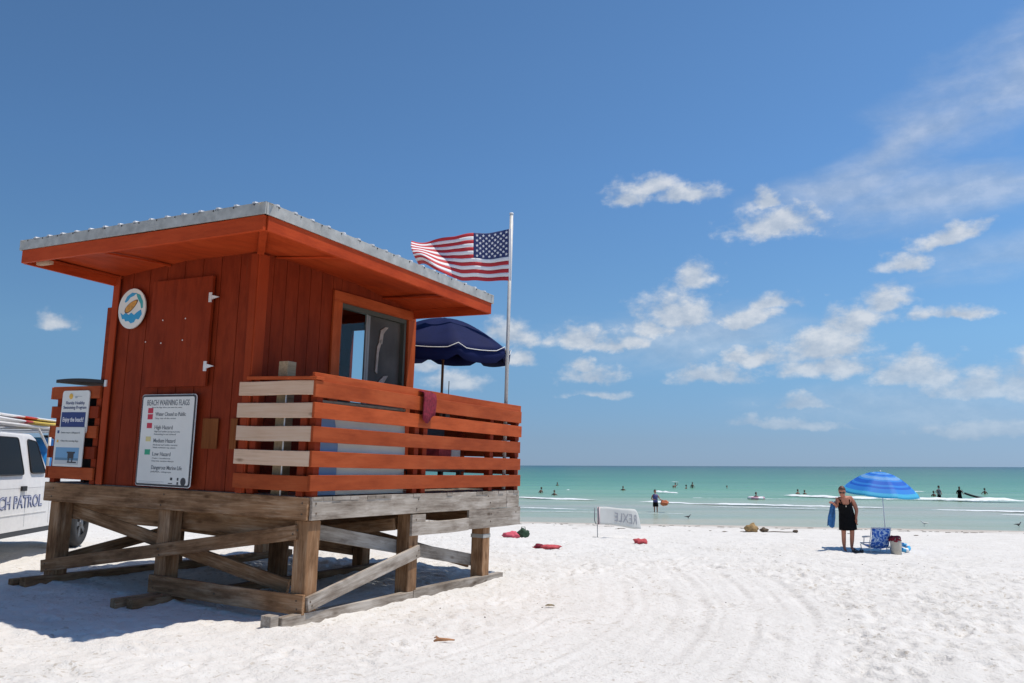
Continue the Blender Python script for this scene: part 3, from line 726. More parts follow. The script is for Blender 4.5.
for k in range(14):      # screw heads along the flashing
    f = (k+.5)/14
    p = (RA0-.017, RB0+f*(RB1-RB0)); mb = MB(); mb.ell(h(p[0], p[1], ce(*p)+.098), (.007, .008, .010), 6, 4); mb.build('roof_screw', M['dark'], roof)
    p = (RA0+f*(RA1-RA0), RB0-.017); mb = MB(); mb.ell(h(p[0], p[1], ce(*p)+.098), (.007, .008, .010), 6, 4); mb.build('roof_screw', M['dark'], roof)

# -- railings
def railing():
    r = empty('railing'); r.parent = hut; return r
rA = railing()
LV = [(.06, .215), (.31, .465), (.56, .715), (.80, .955), (1.04, 1.20)]
for k, (z0, z1) in enumerate(LV[:4]+[(1.035, 1.182)]):       # short camera-left side, four new boards over a painted one
    o = board('rail_board', h(1.04+.01*(k % 2), -.040, (z0+z1)/2), h(-.008, -.040, (z0+z1)/2-.002), z1-z0, .034, M['raw_wood' if k else 'orange_board'], rA)
    if k == 1: o['label'] = 'unpainted new pine rail board'
board('rail_cap', h(WA0, -.01, 1.222), h(-.058, -.01, 1.203), .13, .034, M['orange_board'], rA, up=(1, 0, 0))
board('rail_post', h(.135, .03, .0), h(.135, .03, 1.18), .10, .09, M['orange_wall'], rA, up=(1, 0, 0))
board('rail_post', h(WA0-.09, .03, .0), h(WA0-.09, .03, 1.21), .09, .09, M['orange_wall'], rA, up=(1, 0, 0))
board('rail_post', h(.56, .15, .0), h(.56, .15, 1.41), .13, .13, M['raw_post'], rA, up=(1, 0, 0))['label'] = 'taller unpainted grey-green post'
mb = MB(); mb.tube([h(.40, -.005, -.03), h(.41, -.0, 1.18)], .008, 6); mb.build('cord', M['rope'], rA)
rB = railing()
for k, (cn, cf, w_) in enumerate(((.142, .143, .16), (.385, .375, .162), (.635, .618, .16), (.878, .848, .16), (1.097, 1.056, .168))):
    board('rail_board', h(-.026, -.06, cn), h(-.026, DB+.02-.015*(k % 3), cf), w_, .034, M['orange_board'], rB)
board('rail_cap', h(.005, -.05, 1.200), h(.005, 2.05, 1.185), .13, .034, M['orange_board'], rB, up=(1, 0, 0))
board('rail_cap', h(.005, 2.06, 1.185), h(.005, DB+.04, 1.164), .13, .034, M['orange_board'], rB, up=(1, 0, 0))
for bp_, tp_ in ((.06, 1.178), (1.80, 1.165), (1.98, 1.165), (3.60, 1.15), (DB-.06, 1.142)):
    board('rail_post', h(.038, bp_, .0), h(.038, bp_, tp_), .09, .09, M['orange_wall'], rB, up=(1, 0, 0))
rC = railing()      # seaward side
for k, (z0, z1) in enumerate(LV):
    board('rail_board', h(-.0, DB+.005, (z0+z1)/2-.075), h(3.3, DB+.005, (z0+z1)/2-.075), z1-z0+.02, .034, M['orange_board'], rC)
board('rail_cap', h(.08, DB-.02, 1.16), h(3.3, DB-.02, 1.17), .13, .034, M['orange_board'], rC, up=(1, 0, 0))
for ap_ in (.45, .95, 1.9, 2.6, 3.25):
    board('rail_post', h(ap_, DB-.06, .0), h(ap_, DB-.06, 1.14), .09, .09, M['orange_wall'], rC, up=(1, 0, 0))
rD = railing()      # far-left side
ends = [4.22, 4.22, 4.24, 4.25, 4.25]
for k, (z0, z1) in enumerate(LV):
    z0 -= .01; z1 -= .02
    board('rail_board', h(3.36, -.040, (z0+z1)/2), h(ends[k], -.040, (z0+z1)/2), z1-z0, .034, M['orange_wall' if k % 2 else 'orange_board'], rD)
    board('rail_board', h(DA+.005, -.057+(0 if k != 4 else -.0), (z0+z1)/2), h(DA+.005, DB, (z0+z1)/2), z1-z0, .034, M['orange_board'], rD)
board('rail_board', h(DA+.045, -.055, 1.10), h(DA+.045, .5, 1.10), .15, .034, M['orange_board'], rD)
board('rail_post', h(DA-.06, .03, .0), h(DA-.06, .03, 1.18), .09, .09, M['orange_wall'], rD, up=(1, 0, 0))
board('rail_post', h(3.42, .03, .0), h(3.42, .03, 1.18), .09, .09, M['orange_wall'], rD, up=(1, 0, 0))
board('rail_cap', h(DA-.01, -.03, 1.205), h(DA-.01, DB, 1.205), .12, .034, M['orange_board'], rD, up=(1, 0, 0))

# ------------------------------------------------------------------ signs on the stand
XA = Vector((0, -1, 0)); XC = Vector((0, 0, 1))    # on the camera-left face text runs towards -a, up c  (local axes: b, a, c)
def rounded(mb, a0, a1, c0, c1, b, th, r=.03, mi=0):
    pts = []
    for (ax, cz, s) in ((a1-r, c1-r, 0), (a0+r, c1-r, 1), (a0+r, c0+r, 2), (a1-r, c0+r, 3)):
        for k in range(5):
            t = s*PI/2 + k*PI/8; pts.append((ax+r*math.cos(t), cz+r*math.sin(t)))
    n = len(pts)
    mb.add([h(p[0], b, p[1]) for p in pts]+[h(p[0], b+th, p[1]) for p in pts],
           [tuple(range(n)), tuple(range(2*n-1, n-1, -1))]+[(i, (i+1) % n, n+(i+1) % n, n+i) for i in range(n)], mi)
def sign_root(name, label, cat='sign', group=None):
    o = empty(name); o.matrix_world = HM; tag(o, label, cat, group); return o
ws = sign_root('warning_sign', 'white beach warning flags sign on the orange wall below the hatch')
A0, A1, C0, C1 = 1.68, 2.57, .03, 1.055      # right edge (a small) to left edge (a large)
mb = MB(); rounded(mb, A0, A1, C0, C1, -.064, .012, .035); mb.build('sign_rim', M['dark'], ws)
mb = MB(); rounded(mb, A0-.006, A1+.006, C0-.006, C1+.006, -.060, .010, .035); mb.build('sign_edge', M['white_metal'], ws)
mb = MB(); rounded(mb, A0+.022, A1-.022, C0+.022, C1-.022, -.067, .004, .02); mb.build('sign_face', M['sign_white'], ws)
def st(s, size, a, c, width=None, mat='sign_grey', par=ws, b=-.0685, off=.0): return text_obj('lettering', s, size, M[mat], par, h(a, b, c), XA, XC, width, ext=.0006, off=off)
st('BEACH WARNING FLAGS', .092, A1-.09, .935, .70, off=.0008)
st('Know the flags before you enter the water', .02, A1-.18, .905, .5)
rows = [(.815, 'Water Closed to Public', .50, ('Stay out of the water',)), (.665, 'High Hazard', .30, ('High surf and/or strong currents', 'Swimming is not advised')),
        (.515, 'Medium Hazard', .36, ('Moderate surf and/or currents', 'Weak swimmers stay ashore')), (.365, 'Low Hazard', .30, ('Calm conditions', 'Exercise caution always')), (.215, 'Dangerous Marine Life', .50, ('Jellyfish, stingrays',))]
for c, s, w, subs in rows:
    st(s, .062, A1-.25, c, w, off=.0006)
    for k, t in enumerate(subs): st(t, .024, A1-.25, c-.035-.03*k, .2+.07*len(t)/10, 'sign_grey')
mb = MB()
def chip(mb, a, c, w, hh, b=-.0685): mb.box(b, b+.003, a-w, a, c, c+hh)
def chips(mat, lst):
    mb = MB()
    for a_, c_, w_, h_ in lst: chip(mb, a_, c_, w_, h_)
    mb.build('flag_symbol', M[mat], ws)
for q_ in (.845, .775, .675): chips('sign_red', [(A1-.12, q_, .085, .06)])
chips('sign_yellow', [(A1-.12, .525, .085, .055)]); chips('sign_green', [(A1-.12, .375, .09, .06)])
mb = MB()
for (a_, c_) in ((A0+.10, .09),):
    ring = [h(a_+.042*math.cos(t), -.0685, c_+.045*math.sin(t)) for t in [2*PI*k/24 for k in range(24)]]
    mb.add(ring+[(x+.003, y, z) for x, y, z in ring], [tuple(range(24))]+[(i, (i+1) % 24, 24+(i+1) % 24, 24+i) for i in range(24)])
mb.build('seal', M['dark'], ws)
for q_ in ((A0+.20, .10, .025, .03), (A0+.20, .055, .025, .03), (A0+.31, .10, .035, .03), (A0+.34, .06, .07, .01)):
    mb = MB(); chip(mb, *q_); mb.build('emblem_mark', M['dark'], ws)
for q_ in ((A1-.06, .075, .42, .004), (A1-.06, .06, .36, .004)):
    mb = MB(); chip(mb, *q_); mb.build('fine_print', M['sign_pale'], ws)

ls = sign_root('information_sign', 'two stacked white info panels with navy band on the left railing')
def slab(name, a0, a1, c0, c1, b, mat, par=ls, th=.006, r=.02):
    mb = MB(); rounded(mb, a0, a1, c0, c1, b, th, r); return mb.build(name, M[mat], par)
slab('upper_panel', 3.52, 4.04, .60, 1.125, -.078, 'sign_white', th=.012, r=.04)
slab('navy_band', 3.56, 4.02, .68, .86, -.0815, 'sign_navy', th=.003, r=.004)
lt = lambda s, size, a, c, w, m='sign_navy', off=0.0, b=-.0815: text_obj('lettering', s, size, M[m], ls, h(a, b, c), XA, XC, w, ext=.0006, off=off)
lt('Florida Healthy', .055, 3.96, .955, .36); lt('Swimming Program', .055, 4.00, .90, .44)
lt('Enjoy the beach!', .075, 3.99, .745, .40, 'flag_white', .0015, -.0835)
mb = MB(); mb.ell(h(3.87, -.081, 1.055), (.003, .038, .035), 14, 8); mb.build('sun_emblem', M['sign_orange'], ls)
mb = MB(); chip(mb, 3.79, 1.05, .13, .006, -.0815); chip(mb, 3.79, 1.03, .04, .02, -.0815); mb.build('emblem_bar', M['sign_pale'], ls)
slab('lower_panel', 3.53, 4.09, .20, .675, -.092, 'sign_white', th=.01, r=.012)
slab('photo_sky', 3.60, 4.05, .285, .43, -.0945, 'sign_sky', th=.002, r=.003)
slab('photo_sea', 3.602, 4.048, .275, .305, -.0960, 'sign_sea', th=.002, r=.003)
slab('photo_sand', 3.601, 4.049, .225, .275, -.0965, 'sign_sand', th=.002, r=.003)
mb = MB(); chip(mb, 3.80, .30, .11, .06, -.0985); chip(mb, 3.82, .36, .15, .02, -.0985); chip(mb, 3.79, .25, .02, .05, -.0985); chip(mb, 3.72, .25, .02, .05, -.0985); chip(mb, 3.80, .245, .17, .015, -.0985)
mb.build('photo_hut', M['dark'], ls)
mb = MB(); chip(mb, 4.05, .60, .035, .035, -.0945); mb.build('blue_symbol', M['sign_navy'], ls)
mb = MB(); chip(mb, 4.045, .49, .03, .03, -.0945); mb.build('orange_symbol', M['sign_orange'], ls)
lt('Swim near a lifeguard', .03, 3.98, .60, .36, 'sign_grey', b=-.0945); lt('Obey the warning flags', .03, 3.97, .50, .34, 'sign_grey', b=-.0945)

es = sign_root('emblem_disc', 'round white emblem with orange board and blue waves, left of the hatch')
def disc(r, b, th, mat, name, cx=2.945, cz=2.105, sx=1, rot=0):
    mb = MB(); n = 40; ring = [h(cx+r*sx*math.cos(2*PI*k/n), b, cz+r*math.sin(2*PI*k/n)) for k in range(n)]
    mb.add(ring+[(x+th, y, z) for x, y, z in ring], [tuple(range(n)), tuple(range(2*n-1, n-1, -1))]+[(i, (i+1) % n, n+(i+1) % n, n+i) for i in range(n)])
    return mb.build(name, M[mat], es)
disc(.245, -.036, .014, 'sign_white', 'disc_face')
def poly(pts, mat, name, b=-.0385, th=.0025):
    P = [h(2.945-x, b, 2.105+z) for x, z in pts]; n = len(P); mb = MB()
    mb.add(P+[(x+th, y, z) for x, y, z in P], [tuple(range(n)), tuple(range(2*n-1, n-1, -1))]+[(i, (i+1) % n, n+(i+1) % n, n+i) for i in range(n)])
    return mb.build(name, M[mat], es)
# blue wave foot, curling wave, board
poly([(-.20, -.04), (-.15, -.07), (-.10, -.045), (-.05, -.075), (0, -.05), (.05, -.08), (.10, -.05), (.17, -.02), (.19, -.08), (.14, -.14), (.09, -.13), (.06, -.17), (0, -.18), (-.04, -.15), (-.10, -.15), (-.12, -.12), (-.16, -.12)], 'blue_wave', 'wave_foot')
poly([(-.14, .09), (-.10, .155), (-.02, .195), (.07, .185), (.02, .155), (-.04, .14), (-.08, .10), (-.12, .08)], 'blue_wave', 'wave_crest')
poly([(.06, .185), (.13, .16), (.19, .08), (.20, 0.0), (.17, -.01), (.15, .05), (.11, .10), (.08, .14)], 'teal_wave', 'wave_curl')
ob = []
for k in range(28):
    t = 2*PI*k/28; u = .13*math.cos(t); v = .048*math.sin(t)*(1-.25*math.cos(t)); ob.append((-.01+u*math.cos(.55)-v*math.sin(.55), .03+u*math.sin(.55)+v*math.cos(.55)))
poly(ob, 'surf_brown', 'board_edge', b=-.0400)
poly([(-.01+(x+.01)*.86, .03+(z-.03)*.86) for x, z in ob], 'surf_orange', 'board_shape', b=-.0420)

# ------------------------------------------------------------------ things on the stand
def on_stand(name, label, cat, group=None): return sign_root(name, label, cat, group)
fp = on_stand('flagpole', 'tall white flagpole at the seaward end of the orange railing', 'flagpole')
mb = MB(); mb.tube([h(.08, 4.13, .02), h(.08, 4.13, 4.08)], .026, 14); mb.build('pole', M['pole_grey'], fp)
mb = MB(); mb.box(4.07, 4.19, .02, .055, .9, .94); mb.box(4.07, 4.19, .02, .055, .3, .34); mb.build('pole_clamp', M['galv'], fp)
mb = MB(); mb.ell(h(.08, 4.13, 4.09), (.034, .034, .02), 12, 6); mb.build('pole_cap', M['white_metal'], fp)
mb = MB(); mb.tube([h(.04, 4.10, 1.25), h(.035, 4.10, 3.95)], .004, 5); mb.build('halyard', M['rope'], fp)

def make_flag():
    root = empty('flag'); tag(root, 'American flag streaming left from the top of the white pole', 'flag')
    HOIST = .80; FLY = 1.47
    org = Vector((-.045, 12.30, 4.25)); 
    def P(u, v):      # u 0 hoist..1 fly, v 0 bottom..1 top ; world metres
        uu = u*FLY
        x = -FLY*(u - .045*math.sin(PI*u))
        top = .79 - .16*u - .035*math.sin(min(1, u/.8)*PI)*(1 if u < .8 else 0) + .02*math.sin(u*19)*u
        bot = .008*math.sin(u*7) + (max(0, u-.52)**1.2)*.60
        z = bot + (top-bot)*v
        y = .10*math.sin(u*7.0+v*1.8)*min(1, u*3) + .05*math.sin(u*15-v*3)*u + .55*max(0, u-.6)*math.sin((1-v)*4.2+u*9)
        # fold: low fly corner is thrown up across the cloth
        f = max(0.0, (u-.45)/.55)*(1-v)
        y -= .30*f*f*math.sin(v*5+.5)
        x += .12*f*f
        z += .04*f*math.sin(u*16)
        z += .018*math.sin(u*21+v*2)*(1-v)*u
        return org + Vector((x, y*1.0, z))
    nu, nv = 72, 39
    vs = [P(i/nu, j/nv) for j in range(nv+1) for i in range(nu+1)]
    def surf(name, mat, cond):
        mb = MB(); fs = []
        for j in range(nv):
            st_ = 12-(j//3)           # stripe index from the top, 0 = red
            for i in range(nu):
                cant = (i/nu < .40 and j/nv >= 6/13-1e-6)
                if cond(st_, cant): fs.append((j*(nu+1)+i, j*(nu+1)+i+1, (j+1)*(nu+1)+i+1, (j+1)*(nu+1)+i))
        used = sorted({k for f in fs for k in f}); mp = {k: n for n, k in enumerate(used)}
        mb.add([vs[k] for k in used], [tuple(mp[k] for k in f) for f in fs], 0, True)
        o = mb.build(name, M[mat], root); s = o.modifiers.new('thick', 'SOLIDIFY'); s.thickness = .004; s.offset = 0
        return o
    surf('red_stripes', 'flag_red', lambda s, c: s % 2 == 0 and not c)
    surf('white_stripes', 'flag_white', lambda s, c: s % 2 == 1 and not c)
    surf('canton', 'flag_blue', lambda s, c: c)
    mb = MB()
    for r in range(9):
        n = 6 if r % 2 == 0 else 5
        for k in range(n):
            u = .4*((2*k+1+(0 if n == 6 else 1))/12.0); v = 6/13 + (7/13)*(1-(r+1)/10.0)
            c = P(u, v); du = (P(u+.01, v)-c).normalized(); dv = (P(u, v+.01)-c).normalized(); nn = du.cross(dv).normalized()
            for sgn in (1, -1):
                base = c + nn*.006*sgn; pts = []
                for q in range(10):
                    rr = .025 if q % 2 == 0 else .011; t = PI/2+q*PI/5
                    pts.append(base+du*rr*math.cos(t)+dv*rr*math.sin(t))
                mb.add([base]+pts, [(0, 1+q, 1+(q+1) % 10) for q in range(10)])
    mb.build('stars', M['flag_white'], root)
    mb = MB(); rings = []
    for j in range(9):
        v = j/8; p = P(0, v); mb_ = p+Vector((.022, 0, 0)); rings.append([p+Vector((-.006, -.005, 0)), p+Vector((.030, -.005, 0)), p+Vector((.030, .005, 0)), p+Vector((-.006, .005, 0))])
    mb.loft(rings, 0, False); mb.build('header_tape', M['flag_white'], root)
make_flag()

def canopy(root, apex, R, drop, nseg, mat, valance, tilt=None, thick=.006, curve=1.0, mats=None, bandf=None, sag=.02, valname='valance', vmat=None, per=6, rows=10):
    """a segmented umbrella cloth in the local frame of root"""
    nth = nseg*per; nr = rows
    def pt(r, t):
        seg = 2*PI/nseg; f = (t % seg)/seg; sc = abs(f-.5)*2                   # 1 at ribs, 0 mid panel
        rr = R*r*(1-(1-sc**2)*(1-math.cos(seg/2))*1.0)
        z = -drop*(1-math.cos(r*PI/2*curve))/(1-math.cos(PI/2*curve)) - sag*(1-sc**2)*r*(1-r*.2)
        v = Vector((rr*math.cos(t), rr*math.sin(t), z))
        return (tilt @ v if tilt else v) + Vector(apex)
    mb = MB(); vs = [pt(0, 0)]
    for i in range(1, nr+1):
        for j in range(nth): vs.append(pt(i/nr, 2*PI*j/nth))
    fs = [(0, 1+j, 1+(j+1) % nth) for j in range(nth)]; mi = [0 if not bandf else bandf(0)]*nth
    for i in range(nr-1):
        for j in range(nth):
            k = (j+1) % nth
            fs.append((1+i*nth+j, 1+(i+1)*nth+j, 1+(i+1)*nth+k, 1+i*nth+k)); mi.append(0 if not bandf else bandf((i+1)/nr))
    b0 = len(mb.v); mb.v += [tuple(v) for v in vs]; mb.f += fs; mb.m += mi; mb.sm += [True]*len(fs)
    o = mb.build('canopy', mats or M[mat], root); s = o.modifiers.new('thick', 'SOLIDIFY'); s.thickness = thick; s.offset = 1
    if valance:
        mb = MB(); up = tilt @ Vector((0, 0, 1)) if tilt else Vector((0, 0, 1))
        rings = []
        for q in range(3):
            ring = []
            for j in range(nth):
                t = 2*PI*j/nth; seg = 2*PI/nseg; f = (t % seg)/seg
                p = pt(1, t); notch = 1 - .35*math.exp(-(min(f, 1-f)/.06)**2)
                wav = .012*math.sin(t*17)*q/2
                ring.append(p + Vector((math.cos(t)*wav, math.sin(t)*wav, 0)) - up*valance*(q/2)*notch*(1+.10*math.sin(f*PI)))
            rings.append(ring)
        mb.loft(rings, 0, True, caps=False); o = mb.build(valname, vmat or M[mat], root); s = o.modifiers.new('thick', 'SOLIDIFY'); s.thickness = .004
        mb = MB(); pts = []
        for j in range(nth+1):
            t = 2*PI*j/nth; seg = 2*PI/nseg; f = (t % seg)/seg; p = pt(1, t); out = Vector((math.cos(t), math.sin(t), 0))
            pts.append(p + out*.006 + up*(.055*math.exp(-(min(f, 1-f)/.07)**2)-.004))
        mb.tube(pts, .006, 5); mb.build('piping', M['white_metal'], root)
    mb = MB()
    for k in range(nseg):
        t = 2*PI*k/nseg; mb.tube([pt(.02, t)-Vector((0, 0, .02)), pt(.35, t)-Vector((0, 0, .02)), pt(.7, t)-Vector((0, 0, .018)), pt(.99, t)-Vector((0, 0, .012))], .005, 5)
    mb.build('ribs', M['pole_wood'] if mat == 'navy' else M['white_metal'], root)
    return pt

du = on_stand('deck_umbrella', 'navy blue umbrella with white piping open on the hut deck', 'umbrella')
tl = Matrix.Rotation(math.radians(3), 3, 'X') @ Matrix.Rotation(math.radians(-3), 3, 'Y')
canopy(du, h(1.12, 4.0, 2.535), 1.07, .47, 8, 'navy', .17, tilt=tl, curve=.92, sag=.03)
mb = MB(); mb.tube([h(1.11, 4.0, .02), h(1.12, 4.0, 2.50)], .02, 10); mb.build('pole', M['pole_wood'], du)
mb = MB(); mb.ell(h(1.12, 4.0, 2.53), (.03, .03, .018), 10, 6); mb.build('finial', M['navy'], du)
mb = MB(); mb.ell(h(1.11, 4.0, .07), (.18, .18, .06), 16, 8); mb.build('umbrella_base', M['dark'], du)

# long panel stood on edge behind the railing
bx = on_stand('foam_panel', 'long pale grey and blue panel stood on edge behind the orange railing', 'panel')
def tray(mb, b0, b1, a0, a1, c0, c1, ch):     # body with slightly rounded ends
    vs = []
    for (c, i) in ((c0, .02), (c0+.05, 0), (c1-.05, 0), (c1, ch)):
        vs.append([(b0+i, a0+i, c), (b1-i, a0+i, c), (b1-i, a1-i, c), (b0+i, a1-i, c)])
    mb.loft(vs, 0, False)
mb = MB(); mb.loft([[(.50, .10, .012), (1.72, .10, .012), (1.72, .19, .012), (.50, .19, .012)], [(.50, .10, .55), (1.72, .10, .55), (1.72, .20, .55), (.50, .20, .55)], [(.42, .13, .96), (1.72, .13, .94), (1.72, .21, .94), (.42, .21, .96)]], 0, False); mb.build('panel_body', M['box_white'], bx)
mb = MB(); mb.loft([[(.17, .10, .012), (.497, .10, .012), (.497, .19, .012), (.17, .19, .012)], [(.17, .10, .55), (.497, .10, .55), (.497, .20, .55), (.17, .20, .55)], [(.17, .13, .97), (.417, .13, .96), (.417, .21, .96), (.17, .21, .97)]], 0, False); mb.build('panel_end', M['box_blue'], bx)
mb = MB(); mb.box(.16, 1.73, .12, .22, .975, 1.00); mb.build('panel_edge', M['galv'], bx)
# red cooler with white label
cl = on_stand('cooler', 'red cooler with a white lid on the seaward end of the deck', 'cooler')
mb = MB(); tray(mb, 3.40, 3.95, .72, 1.02, .30, .60, .01); mb.build('cooler_body', M['red'], cl)
mb = MB(); tray(mb, 3.39, 3.96, .71, 1.03, .605, .70, .02); mb.build('cooler_lid', M['white_paint'], cl)
mb = MB(); mb.box(3.70, 3.93, .705, .72, .46, .59); mb.build('cooler_label', M['white_paint'], cl)
st_ = on_stand('deck_bench', 'dark low bench on the deck under the red cooler', 'bench')
mb = MB(); mb.box(2.6, 4.0, .66, 1.08, .25, .295); mb.build('seat', M['dark'], st_)
for bb in (2.65, 3.9):
    for aa in (.69, 1.0):
        mb = MB(); mb.box(bb, bb+.05, aa, aa+.05, .012, .25); mb.build('leg', M['dark'], st_)
mb = MB(); mb.box(2.6, 4.0, 1.04, 1.08, .30, .98); mb.build('backrest', M['dark'], st_)
# antenna-like rod clipped to the rail
an = on_stand('radio_antenna', 'thin black antenna sticking up above the orange railing', 'antenna')
mb = MB(); mb.tube([h(.05, 2.55, 1.0), h(.05, 2.55, 1.42)], .006, 6); mb.build('rod', M['dark'], an)
mb = MB(); mb.box(2.50, 2.60, .05, .10, .92, 1.08); mb.build('radio_body', M['dark'], an)
# maroon towel over the cap
def towel():
    root = on_stand('towel', 'maroon towel hanging over the orange railing', 'towel')
    mb = MB(); rings = []
    path = [(.075, .98), (.085, 1.10), (.085, 1.205), (.05, 1.222), (-.04, 1.222), (-.075, 1.21), (-.08, 1.13), (-.078, 1.06), (-.08, .99), (-.076, .93)]
    n = 16
    for i, (a, c) in enumerate(path):
        ring = []
        for j in range(n+1):
            f = j/n; bb = 1.80+.26*f
            dd = .014*math.sin(f*17+i*.5)*(1 if i > 4 else .6)
            cc = c - (.07*math.sin(f*4+.5) + .05*f if i >= 7 else 0)*((i-6)/3 if i >= 7 else 0) + .008*math.sin(f*11)
            ring.append(h(a-abs(dd)*(1 if a < 0 else -1), bb+.01*math.sin(i*1.3), cc))
        rings.append(ring)
    mb.loft(rings, 0, True, closed=False, caps=False)
    o = mb.build('towel_cloth', M['towel_red'], root); s = o.modifiers.new('t', 'SOLIDIFY'); s.thickness = .012; s.offset = 0
towel()
# black bin behind the left rail, its lid just above the rail
bb_ = on_stand('storage_bin', 'black bin behind the left railing with its lid above the rail', 'bin')
mb = MB(); tray(mb, .09, .62, 3.40, 3.86, .16, 1.17, .02); mb.build('bin_body', M['black'], bb_)
mb = MB(); rings = []
for k in range(9):
    f = k/8; a = 3.40+.92*f; w = .10*math.sqrt(max(.3, 1-(2*f-1)**4)); c = 1.235+.016*math.sin(f*3.2)+.022*f
    rings.append([h(a, .02-w*.4, c-.018), h(a, .45+w, c-.018), h(a, .45+w, c+.022), h(a, .02-w*.4, c+.022)])
mb.loft(rings, 0, False); mb.build('bin_lid', M['black'], bb_)
for aa in (3.44, 3.76):
    mb = MB(); mb.box(.12, .58, aa, aa+.06, .012, .16); mb.build('bin_foot', M['black'], bb_)

# ------------------------------------------------------------------ pickup truck
def truck():
    root = empty('pickup_truck', (-7.59, 15.0, gz(-7.7, 15.0)-.01))
    fx = Vector((.137, -.990, 0)); root.rotation_euler = (0, 0, math.atan2(fx.y, fx.x))
    tag(root, 'white beach patrol pickup truck with roof rack parked left of the hut', 'pickup truck')
    WP = M['white_paint']; Wd = 1.80
    # local: x forward, y towards the camera side, z up; near side plane y=.12
    y1 = .14; y0 = y1-Wd
    def extrude(profile, ya, yb, name, mat, taper=None, parent=root, bev=.02):
        bm = bmesh.new(); 
        va = [bm.verts.new((x, ya, z)) for x, z in profile]; vb = [bm.verts.new((x, yb, z)) for x, z in profile]
        bm.faces.new(va); bm.faces.new(vb[::-1]); n = len(profile)
        for i in range(n): bm.faces.new((va[i], vb[i], vb[(i+1) % n], va[(i+1) % n]))
        if taper:
            z0_, k_ = taper; mid = (ya+yb)/2
            for v in bm.verts:
                if v.co.z > z0_: v.co.y = mid+(v.co.y-mid)*(1-(v.co.z-z0_)*k_)
        bmesh.ops.recalc_face_normals(bm, faces=bm.faces)
        if bev: bmesh.ops.bevel(bm, geom=list(bm.edges), offset=bev, segments=2, affect='EDGES')
        me = bpy.data.meshes.new(name); bm.to_mesh(me); bm.free(); me.materials.append(mat)
        o = bpy.data.objects.new(name, me); COL.objects.link(o); o.parent = parent; return o
    def arch(cx, r=.47, n=8): return [(cx+r*math.cos(t), .40+r*math.sin(t)) for t in [PI*k/n for k in range(n+1)]]
    # lower body with wheel arches
    prof = [(-.55, .52), (-.55, 1.10)] + [(1.50, 1.12), (3.6, 1.10), (4.85, 1.02), (5.02, .85), (5.02, .48)]
    prof += [(4.57, .46)] + [(4.10+.46*math.cos(t), .42+.44*math.sin(t)) for t in [PI*k/8 for k in range(1, 8)]] + [(3.64, .46)]
    prof += [(.47, .46)] + [(.46*math.cos(t), .42+.44*math.sin(t)) for t in [PI*k/8 for k in range(1, 8)]] + [(-.46, .52)]
    extrude(prof, y0, y1, 'body', WP, bev=.015)
    # cab
    cab = [(1.50, 1.09), (1.52, 1.25), (1.98, 1.82), (2.10, 1.875), (3.4, 1.885), (3.6, 1.82), (4.23, 1.16), (4.25, 1.09)]
    extrude([(x, (1.045 if z == 1.09 else z)) for x, z in cab], y0-.003, y1+.003, 'cab', WP, taper=(1.25, .16), bev=.035)
    def yside(z, eps=.004):
        mid = (y0+y1)/2; half = (Wd/2+.003)*(1-max(0, z-1.25)*.16); return mid+half+eps
    def window(name, pts, side=1):
        mb = MB(); mid = (y0+y1)/2
        cx = sum(p[0] for p in pts)/len(pts); cz = sum(p[1] for p in pts)/len(pts)
        out = []
        for i in range(len(pts)):      # round the corners
            p = Vector(pts[i]); a = Vector(pts[i-1]); c = Vector(pts[(i+1) % len(pts)])
            for k in (0, .25, .5, .75, 1):
                q0 = p + (a-p).normalized()*.06; q1 = p+(c-p).normalized()*.06
                out.append(q0*(1-k)**2 + p*2*k*(1-k) + q1*k*k)
        n = len(out)
        def Y_(z, e): return yside(z, e) if side > 0 else 2*mid-yside(z, e)
        V = [(q.x, Y_(q.y, .006), q.y) for q in out]+[(q.x, Y_(q.y, -.02), q.y) for q in out]
        mb.add(V, [tuple(range(n)), tuple(range(2*n-1, n-1, -1))]+[(i, (i+1) % n, n+(i+1) % n, n+i) for i in range(n)])
        f = mb.build('window', M['truck_glass'], root)
        mb = MB(); mb.tube([(q.x, Y_(q.y, .004), q.y) for q in out]+[(out[0].x, Y_(out[0].y, .004), out[0].y)], .010, 5); mb.build('seal', M['black'], f)
    for sd in (1, -1):
        window('window', [(1.72, 1.29), (1.98, 1.76), (2.32, 1.79), (2.23, 1.29)], sd)
        window('window', [(2.50, 1.27), (2.62, 1.80), (3.44, 1.80), (3.95, 1.27)], sd)
    # windscreen & rear glass
    for nm, (xa, za), (xb, zb) in (('windscreen', (4.24, 1.20), (3.65, 1.80)), ('rear_window', (1.535, 1.30), (1.94, 1.78))):
        mb = MB(); sgn = 1 if nm == 'windscreen' else -1; o = .012*sgn
        wA = .74; wB = .66; mid = (y0+y1)/2
        V = [(xa+o, mid-wA, za), (xa+o, mid+wA, za), (xb+o, mid+wB, zb), (xb+o, mid-wB, zb)]
        mb.add(V+[(x-.03*sgn, y, z-.01) for x, y, z in V], [(0, 1, 2, 3), (7, 6, 5, 4), (0, 4, 5, 1), (1, 5, 6, 2), (2, 6, 7, 3), (3, 7, 4, 0)])
        mb.build(nm, M['truck_glass'], root)
    # bed rim as two walls and a tailgate are read from the open top
    mb = MB(); mb.box(-.50, 1.46, y0+.08, y1-.08, 1.10, 1.125); mb.build('bed_cover', M['dark'], root)
    mb = MB(); mb.box(-.55, 1.49, y1-.075, y1-.005, 1.11, 1.22); mb.box(-.55, 1.49, y0+.005, y0+.075, 1.11, 1.22); mb.build('bed_rail', WP, root)
    mb = MB(); mb.box(-.62, -.555, y0+.05, y1-.05, .60, 1.14); mb.build('tailgate', WP, root)
    mb = MB(); mb.box(-.78, -.62, y0+.05, y1-.05, .48, .62); mb.build('bumper', M['rim'], root)
